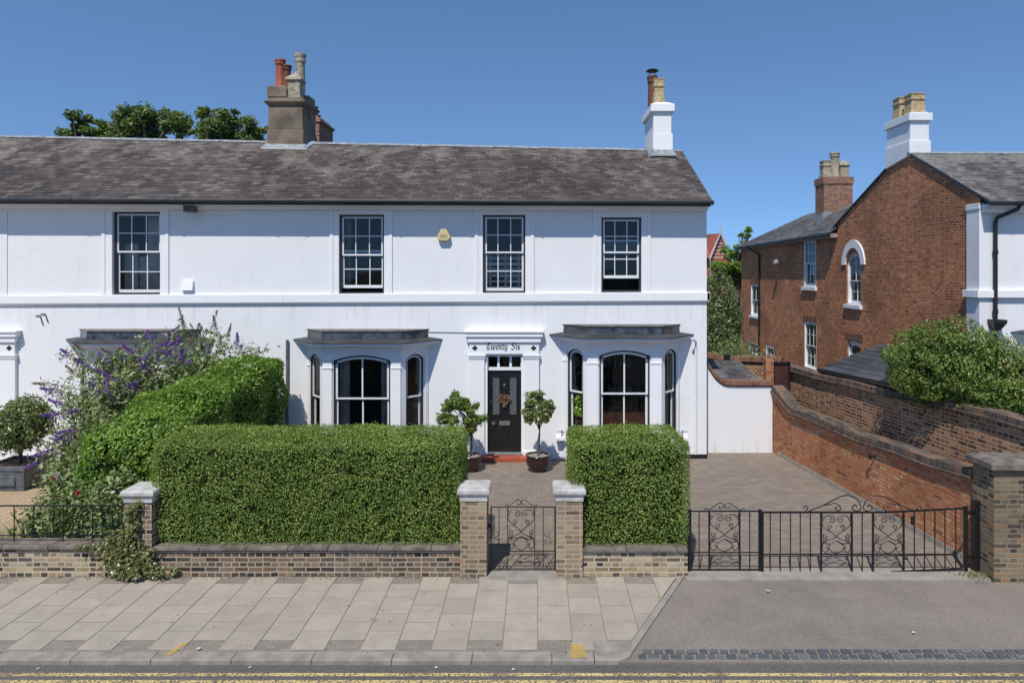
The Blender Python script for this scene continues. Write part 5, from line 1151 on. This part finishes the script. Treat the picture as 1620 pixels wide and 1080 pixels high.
# trees behind the roof
def tree_at(label, spots, D, n, size, lm, base=None, tr=.3):
    bl = []
    for (px, py, rp) in spots:
        r_ = rp*D/F
        for q in range(10):
            a = random.uniform(0, 2*PI); e = random.uniform(.2, 1.05); s_ = r_*random.uniform(.24, .5)
            bl.append(((X(px, D)+r_*e*math.cos(a)*1.15, D+random.uniform(-.7, .7)*r_, Z(py, D)+r_*.9*e*math.sin(a)), (s_, s_*.9, s_*.7)))
    b = base or np.mean([q[0][0] for q in bl]); return crown_tree('tree', label, 'tree', b, D, -.1, bl, n, size, lm, tr, shell=.75, branches=22)
tree_at('broad leafy tree rising over the left roof', [(215, 195, 34), (245, 200, 42), (272, 205, 28), (200, 208, 26), (222, 180, 16), (250, 183, 16), (232, 222, 45), (275, 190, 14)], 30, 13000, .16, 'leaf_tree', tr=.28)
tree_at('small rounded tree at the far left over the roof', [(135, 205, 24), (155, 208, 20), (118, 211, 14), (170, 216, 16), (140, 192, 10)], 31, 7000, .155, 'leaf_tree', tr=.2)
tree_at('tall leafy tree nearest the brown chimney', [(345, 200, 30), (375, 205, 32), (330, 182, 16), (405, 210, 16), (355, 218, 40), (362, 185, 12), (325, 207, 20)], 29, 10500, .155, 'leaf_tree', tr=.25)
# right background
tree_at('yellow green tree behind the rear garden beside the brick house', [(1170, 400, 22), (1180, 375, 10), (1185, 362, 5), (1150, 415, 16), (1165, 430, 30), (1135, 440, 22), (1190, 410, 14)], 40, 5000, .22, 'leaf_bright', tr=.15)
P, N = multi_blob(16000, [((X(1125, 29), 29, 2.2), (.9, 1.0, 2.3)), ((X(1143, 28.5), 28.5, 2.4), (.75, .9, 2.4)), ((X(1158, 29), 29, 2.0), (.42, .7, 2.1)), ((X(1135, 28.5), 28.2, 1.2), (.9, .9, 1.7))], shell=.5, ampl=.2)
T = thing('flowering_shrub', 'large dark shrub with mauve flower heads behind the side wall', 'shrub'); leaves('foliage', P, N, .12, 'leaf_dark', T, .9)
i_ = rng.choice(len(P), 900); leaves('flowers', P[i_]+N[i_]*.04, N[i_], .07, 'purple', T, .9, .6)
m = MB(); [m.tube([(X(1142, 28.5), 28.5, -.1), (X(px, 28.5), 28.5, 3.2)], .05) for px in (1125, 1138, 1148, 1158)]; m.build('stem', 'bark', T); rebase(T, (X(1142, 28.5), 28.5, 0))
P, N = multi_blob(2600, [((X(1150, 23.2), 23.4, 1.95), (.6, .4, .42)), ((X(1185, 23.5), 23.2, 1.85), (.8, .4, .45)), ((X(1168, 23.5), 23.6, 2.1), (.5, .4, .5))], shell=.8)
T = thing('wispy_shrub', 'pale wispy shrub over the low stepped brick wall', 'shrub'); leaves('foliage', P, N, .07, 'leaf_budd', T, .9, .35); m = MB()
for k in range(16): x_ = X(random.uniform(1145, 1195), 23.4); m.tube([(x_, 23.4, 0), (x_+random.uniform(-.2, .2), 23.4, random.uniform(2., 2.6))], .012, 5)
m.build('stem', 'twig', T); rebase(T, (X(1170, 23.4), 23.4, 0))
# church
T = thing('church', 'distant red brick church gable with pale stone bands between the houses', 'church'); D = 75; m = MB(); xc = X(1139, D); hw = X(1154, D)-xc; za_, zb_ = Z(369, D), Z(408, D)
for k in range(7):
    t0, t1 = k/7, (k+1)/7; tb = t0+.035
    for (u0, u1, mi) in ((t0, t0+.045, 1), (t0+.045, t1, 0)):
        m.cur = mi; z0, z1 = zb_+(za_-zb_)*u0, zb_+(za_-zb_)*u1; m.quad((xc-hw*(1-u0), D, z0), (xc+hw*(1-u0), D, z0), (xc+hw*(1-u1), D, z1), (xc-hw*(1-u1), D, z1))
m.cur = 0; m.quad((xc-hw-6, D+.2, -1), (xc-hw, D+.2, -1), (xc-hw, D+.2, zb_), (xc-hw-6, D+.2, zb_)); m.quad((xc-hw, D, -1), (xc+hw, D, -1), (xc+hw, D, zb_), (xc-hw, D, zb_)); m.build('gable_wall', ['church_brick', 'band_stone'], T)
m = MB(); m.quad((xc-hw, D+.1, zb_), (xc, D+.1, za_), (xc-4, D+9, za_), (xc-hw-4, D+9, zb_)); m.quad((xc+hw, D+.1, zb_), (xc, D+.1, za_), (xc-4, D+9, za_), (xc+hw-4, D+9, zb_)); m.quad((xc-hw-.3, D-.5, zb_), (xc-4.5, D-.5, zb_), (xc-4.5, D+3, za_-.3), (xc-.3, D+3, za_-.3)); m.build('roof', 'church_brick', T)
m = MB(); m.tube([(xc-hw-.2, D-.3, zb_-.1), (xc, D-.3, za_+.05), (xc+hw+.2, D-.3, zb_-.1)], .16, 4); m.tube([(xc, D-.3, za_), (xc, D-.3, za_+.7)], .10, 4); m.build('gable_coping', 'band_stone', T); rebase(T, (xc, D, -1))

# round bush behind neighbour's wall
bb = [((X(1500, 13.2), 13.4, 2.95), (.92, .9, .72)), ((X(1550, 13), 13.2, 2.92), (.9, .95, .80)), ((X(1462, 13.6), 13.9, 2.9), (.58, .7, .60)), ((X(1605, 12.6), 12.6, 2.5), (.85, .9, .72)), ((X(1475, 13.4), 13.5, 2.6), (.55, .55, .40)), ((X(1540, 12.8), 12.9, 2.55), (.8, .5, .36)), ((X(1590, 12.3), 12.4, 2.42), (.7, .5, .36))]
T = crown_tree('round_bush', 'big round bright green bush spilling over the neighbour brick wall', 'bush', X(1540, 13), 13.2, 0, bb, 60000, .055, 'leaf_bush', .06, shell=.22, branches=26)
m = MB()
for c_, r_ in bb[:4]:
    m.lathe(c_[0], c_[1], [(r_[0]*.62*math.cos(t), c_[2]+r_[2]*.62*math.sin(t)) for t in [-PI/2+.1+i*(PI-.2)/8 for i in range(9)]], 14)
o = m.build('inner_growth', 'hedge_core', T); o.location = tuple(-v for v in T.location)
# potted trees by the door
def pot_round(T, x, y, r, h):
    m = MB(); m.lathe(x, y, [(r*.55, 0.0), (r*.62, .02), (r*.95, h*.45), (r, h*.68), (r*.93, h*.86), (r*1.03, h*.93), (r*1.03, h), (r*.92, h), (r*.9, h*.9)], 32, cap=False); m.build('plant_pot', 'glaze', T, smooth=True)
    m = MB(); m.lathe(x, y, [(r*.9, h*.9), (.02, h*.93)], 20); m.build('soil', 'pebble_soil', T)
def potted(label, px, D, blobs, n, lm, size, r, h):
    T = thing('potted_tree', label, 'potted tree', 'potted trees flanking the door'); x = X(px, D); pot_round(T, x, D, r, h)
    sb = []
    for (c_, r_) in blobs:
        for q in range(5):
            a = rng.normal(0, .42, 3); s_ = random.uniform(.30, .52); sb.append(((c_[0]+a[0]*r_[0], c_[1]+a[1]*r_[1], c_[2]+a[2]*r_[2]), (r_[0]*s_, r_[1]*s_, r_[2]*s_)))
    P, N = multi_blob(n, sb, shell=.9, ampl=.35); leaves('crown', P, N, size, lm, T, .8, .42)
    m = MB(); top = np.mean([b[0] for b in blobs], axis=0); m.tube(cat_rom([(x, D, h*.9), (x+.02, D, .8), (x+.04, D, 1.0), (top[0], top[1], top[2])], 5), .024, 8, r1=.012); m.tube([(x+.03, D+.02, h*.9), (x+.05, D+.02, 1.1)], .012, 6)
    for b in blobs:
        for k in range(4): e = [b[0][q]+random.uniform(-.7, .7)*b[1][q] for q in range(3)]; m.tube([(x+.03, D, random.uniform(.95, 1.2)), tuple((b[0][q]+e[q])/2 for q in range(3)), tuple(e)], .010, 5, r1=.004)
    m.build('trunk', 'bark', T); rebase(T, (x, D, 0)); return T
D = 16.3; potted('standard tree in a round glazed pot right of the front door', 851, D, [((X(852, D), D, 1.48), (.30, .3, .26)), ((X(836, D), D, 1.42), (.24, .25, .22)), ((X(868, D), D-.05, 1.40), (.24, .25, .22)), ((X(850, D), D, 1.68), (.26, .2, .16)), ((X(862, D), D, 1.58), (.22, .2, .2)), ((X(838, D), D, 1.62), (.2, .2, .16))], 4200, 'leaf_olive', .095, .29, .40)
D = 16.3; potted('bushier tree in a round glazed pot left of the front door', 744, D, [((X(725, D), D, 1.50), (.38, .3, .30)), ((X(715, D), D-.1, 1.25), (.30, .3, .26)), ((X(748, D), D, 1.32), (.28, .25, .28)), ((X(757, D), D, 1.22), (.22, .22, .2)), ((X(716, D), D, 1.68), (.18, .2, .18)), ((X(742, D), D, 1.05), (.25, .25, .2)), ((X(735, D), D, 1.6), (.2, .2, .2))], 5000, 'leaf_bush', .09, .27, .38)
# square planter with bay tree, left
T = thing('potted_tree', 'bushy round tree in a square grey planter at the far left', 'potted tree'); D = 15.2; x = X(30, D); m = MB(); hs = .46
m.slab([(x-hs*.9, D-hs*.9), (x+hs*.9, D-hs*.9), (x+hs*.9, D+hs*.9), (x-hs*.9, D+hs*.9)], 0, .45, [(x-hs, D-hs), (x+hs, D-hs), (x+hs, D+hs), (x-hs, D+hs)])
for q in ((x-hs-.02, x+hs+.02, D-hs-.02, D-hs+.03), (x-hs-.02, x+hs+.02, D+hs-.03, D+hs+.02), (x-hs-.02, x-hs+.03, D-hs+.03, D+hs-.03), (x+hs-.03, x+hs+.02, D-hs+.03, D+hs-.03)): m.box(*q, .45, .54)
m.box(x-.25, x+.25, D-hs*.97-.015, D-hs*.9, .12, .34); m.build('planter', 'zinc', T, bevel=.01); m = MB(); m.box(x-hs+.03, x+hs-.03, D-hs+.03, D+hs-.03, .451, .49); m.build('soil', 'soil', T)
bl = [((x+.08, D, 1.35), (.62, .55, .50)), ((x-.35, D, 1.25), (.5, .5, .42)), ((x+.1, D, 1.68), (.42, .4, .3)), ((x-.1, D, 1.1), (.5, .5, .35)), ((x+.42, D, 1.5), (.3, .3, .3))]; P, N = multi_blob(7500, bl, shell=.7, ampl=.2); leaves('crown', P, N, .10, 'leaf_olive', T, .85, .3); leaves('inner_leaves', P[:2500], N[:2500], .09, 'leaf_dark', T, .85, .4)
m = MB(); m.tube([(x+.05, D, .47), (x+.03, D, .9), (x+.08, D, 1.4)], .035, 8)
for b in bl: m.tube([(x+.04, D, .9), tuple(b[0])], .015, 5)
m.build('trunk', 'bark', T); rebase(T, (x, D, 0))
# buddleia
T = thing('butterfly_bush', 'sprawling shrub with purple flower spikes in front of the left bay window', 'shrub'); stems = MB(); LP, LN, FP, SP = [], [], [], []
tips = [(75, 608, 14.2), (85, 618, 14.0), (108, 560, 14.6), (118, 590, 14.2), (100, 640, 13.6), (135, 556, 14.8), (128, 575, 14.5), (150, 610, 14.), (142, 580, 14.4), (160, 570, 14.7), (175, 560, 14.9), (190, 558, 15.), (205, 556, 15.), (215, 562, 14.8), (225, 570, 14.6), (232, 545, 15.2), (245, 553, 15.), (228, 580, 14.5), (258, 548, 15.2), (270, 545, 15.3), (262, 560, 15.), (285, 570, 14.8), (100, 690, 13.), (118, 680, 13.), (92, 655, 13.4), (230, 530, 15.5), (165, 620, 13.8), (180, 600, 14.2), (200, 590, 14.3), (205, 610, 14.), (240, 600, 14.4), (125, 650, 13.3), (62, 730, 12.6), (80, 712, 12.8),
        (290, 515, 15.6), (293, 528, 15.4), (335, 520, 15.6), (345, 528, 15.6), (272, 525, 15.5), (325, 540, 15.3), (360, 535, 15.5), (310, 530, 15.5), (300, 545, 15.2), (350, 555, 15.4), (320, 560, 15.2), (375, 545, 15.6), (390, 550, 15.8), (410, 548, 16), (430, 552, 16), (400, 560, 15.9), (280, 545, 15.3)]
for i, (px, py, D) in enumerate(tips):
    e = np.array((X(px, D), D, Z(py, D))); b0 = np.array((-8.75+random.uniform(-.35, .6), 14.0+random.uniform(-.5, .8), 0)) if px < 290 else np.array((-8.0+random.uniform(-.3, .7), 15.2+random.uniform(-.3, .5), 0))
    mid = b0*.35+e*.65; mid[2] = e[2]*.82+.25; pts = cat_rom([tuple(b0), tuple(b0*.6+mid*.4+np.array((0, 0, .35))), tuple(mid), tuple(e)], 7); stems.tube(pts, .016, 5, r1=.004)
    for k, p in enumerate(pts[6:]):
        for q in range(7 if px < 225 else 5): LP.append(np.array(p)+rng.normal(0, .085, 3)); LN.append(rng.normal(0, .6, 3)+np.array((0, -.3, .6)))
    brown = 290 <= px <= 360 or random.random() < .22
    dr = (e-np.array(pts[-3])); dr /= np.linalg.norm(dr); 
    if px > 280: dr = np.array((random.uniform(-.3, .3), 0, 1.)); 
    if px >= 385: continue
    L = random.uniform(.20, .34)*(1.15 if brown else 1)
    if (px, py) in ((290, 515), (335, 520), (293, 528), (345, 528)): L = .42
    for q in range(190):
        t = random.random(); pp = e+dr*L*t+rng.normal(0, .030*(1-t*.7), 3); (SP if brown else FP).append(pp)
    if not brown and random.random() < .7:
        for q in range(90): FP.append(e+rng.normal(0, .05, 3)+np.array((random.choice((-.12, .12)), 0, -.05)))
fl = [((X(160, 14.2), 14.3, 1.9), (.9, .6, .55)), ((X(215, 14.6), 14.7, 2.2), (.8, .6, .55)), ((X(265, 15), 15.1, 2.35), (.7, .6, .45)), ((X(320, 15.3), 15.4, 2.5), (.6, .5, .45)), ((X(135, 13.5), 13.5, 1.2), (.8, .6, .7))]
P2, N2 = multi_blob(9000, fl, shell=.95, ampl=.3); LP = np.concatenate([np.array(LP), P2]); LN = np.concatenate([np.array(LN), N2])
stems.build('stem', 'twig', T); leaves('foliage', LP, LN, .11, 'leaf_budd', T, .8, .34, droop=.5); leaves('flower_spike', np.array(FP), rng.normal(0, 1, (len(FP), 3)), .032, 'purple', T, .8, .8)
leaves('spent_flower_spike', np.array(SP), rng.normal(0, 1, (len(SP), 3)), .030, 'spent', T, .8, .6); rebase(T, (-8.5, 14.3, 0))
# rose / low shrubs
T = thing('rose_bush', 'straggly rose bush with a few red blooms beside the ivy pier', 'shrub')
bl = [((-7.6, 12.2, .9), (.55, .5, .6)), ((-8.0, 12.6, 1.3), (.6, .5, .5)), ((-7.3, 11.7, .75), (.45, .4, .5)), ((-7.8, 11.6, .7), (.4, .4, .45)), ((-8.35, 12.2, .9), (.45, .4, .4)), ((-7.0, 11.4, .8), (.5, .35, .6)), ((-8.2, 11.5, .5), (.5, .35, .4)), ((-7.3, 11.25, .5), (.7, .25, .5)), ((-8.5, 12.8, 1.0), (.5, .4, .45)), ((-8.1, 13.2, 1.5), (.6, .4, .5))]
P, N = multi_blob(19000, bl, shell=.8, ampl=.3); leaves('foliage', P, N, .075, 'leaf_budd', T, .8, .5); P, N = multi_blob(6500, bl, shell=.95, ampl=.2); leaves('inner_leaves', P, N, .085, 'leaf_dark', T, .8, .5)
for (px, py, D) in ((95, 752, 12.), (104, 783, 11.7), (98, 746, 12.), (132, 775, 11.3)):
    q = rng.normal(0, .02, (30, 3))+np.array((X(px, D), D-.15, Z(py, D))); leaves('rose_bloom', q*1., rng.normal(0, 1, (30, 3)), .035, 'petal_red' if px != 98 else 'petal_pale', T, .8, .8)
m = MB(); [m.tube(cat_rom([(-7.7+random.uniform(-.3, .3), 12., 0), (b[0][0], b[0][1], b[0][2]*.6), (b[0][0]+random.uniform(-.3, .3), b[0][1], b[0][2]+.4)], 4), .012, 5) for b in bl for _ in range(2)]; m.build('stem', 'twig', T); rebase(T, (-7.7, 12, 0))
# grasses behind railing
T = thing('sword_leaf_plant', 'tuft of upright sword shaped leaves behind the low black railing', 'plant'); m = MB()
for k in range(46):
    x_, y_ = -8.35+random.gauss(0, .16), 11.35+random.gauss(0, .1); a = random.uniform(-.28, .28); h = random.uniform(.35, .62)
    m.add([(x_-.018, y_, 0), (x_+.018, y_, 0), (x_+.02+a*.5, y_+.02, h*.6), (x_+a, y_+random.uniform(-.1, .1), h), (x_-.016+a*.5, y_, h*.6)], [(0, 1, 2, 3, 4)])
m.build('blades', 'leaf_bush', T); rebase(T, (-8.35, 11.35, 0))
T = thing('feathery_grass', 'pale feathery green tuft behind the railing at the far left', 'plant'); m = MB()
for k in range(420):
    x_, y_ = -9.15+random.gauss(0, .28), 11.4+random.gauss(0, .18); h = random.uniform(.3, .62); a = random.gauss(0, .10)
    m.add([(x_-.004, y_, 0), (x_+.004, y_, 0), (x_+a, y_, h)], [(0, 1, 2)])
m.build('blades', 'leaf_budd', T); rebase(T, (-9.15, 11.4, 0))
# ivy
T = thing('ivy', 'yellow green ivy climbing the left brick pier and spilling on the pavement', 'ivy'); LP = []
def trail(pts, n, s):
    pp = cat_rom(pts, 6)
    for i in range(n): q = random.choice(pp); LP.append((q[0]+random.gauss(0, s), q[1]+random.gauss(0, .02)-.02, q[2]+random.gauss(0, s)))
yv = 10.57; q = lambda px, py, y_=yv: (X(px, y_), y_, Z(py, y_))
trail([q(212, 800), q(205, 815), q(215, 830), q(205, 845), q(200, 860)], 300, .035); trail([q(222, 792), q(212, 812), q(216, 835)], 90, .025)
trail([q(203, 845), q(185, 865), q(180, 885), q(200, 900)], 900, .09); trail([q(160, 865), q(185, 860), q(212, 868), q(238, 872)], 320, .05); trail([q(200, 870), q(210, 890), q(235, 900, 10.5), q(252, 905, 10.5)], 520, .06); trail([q(125, 866), q(150, 866), q(170, 875)], 110, .03); trail([q(275, 905, 10.6), q(280, 900, 10.6)], 60, .03)
trail([q(188, 900, 10.45), q(215, 908, 10.42)], 260, .05)
LP = [(a, b, max(c, .012)) for a, b, c in LP]
leaves('foliage', np.array(LP), np.tile([0, -1, .4], (len(LP), 1)), .052, 'leaf_ivy', T, .6, .75); m = MB()
m.tube(cat_rom([q(205, 905, 10.6), q(200, 870, 10.6), q(205, 840, 10.6), q(212, 800, 10.6)], 5), .012, 5); m.tube(cat_rom([q(185, 905, 10.6), q(180, 880, 10.6), q(165, 866, 10.6)], 5), .010, 5); m.build('stem', 'bark', T); rebase(T, (X(200, yv), 10.6, 0))
# weeds near big pier
T = thing('weed_clump', 'small weeds at the foot of the large brick pier', 'weeds'); P = np.array([(X(1540, 10.7)+random.gauss(0, .14), 10.62+random.gauss(0, .08), abs(random.gauss(0, .04))) for _ in range(170)]); leaves('foliage', P, np.tile([0, -.3, 1.], (170, 1)), .045, 'leaf_ivy', T, .8, .4); rebase(T, (6.8, 10.6, 0))

# wind blown bits along the foot of the walls
n = 900; xs = rng.uniform(-13, .9, n); P = np.stack([xs, WD-.02-np.abs(rng.normal(0, .06, n))-.0*xs, np.full(n, .012)], 1)
P2 = np.stack([rng.uniform(-13, 7, 260), rng.uniform(8.45, 10.5, 260), np.full(260, .010)], 1); P2 = P2[(P2[:, 0] < xb-.6) | (P2[:, 1] < 0)]
P = np.concatenate([P, P2[:90]]); N = np.tile([0, 0, 6.], (len(P), 1))
o = leaves('leaf_litter', P, N, .028, 'spent', None, .5, .5); o['kind'] = 'stuff'; o['label'] = 'dry brown leaf litter swept against the foot of the front walls'; o['category'] = 'leaf litter'
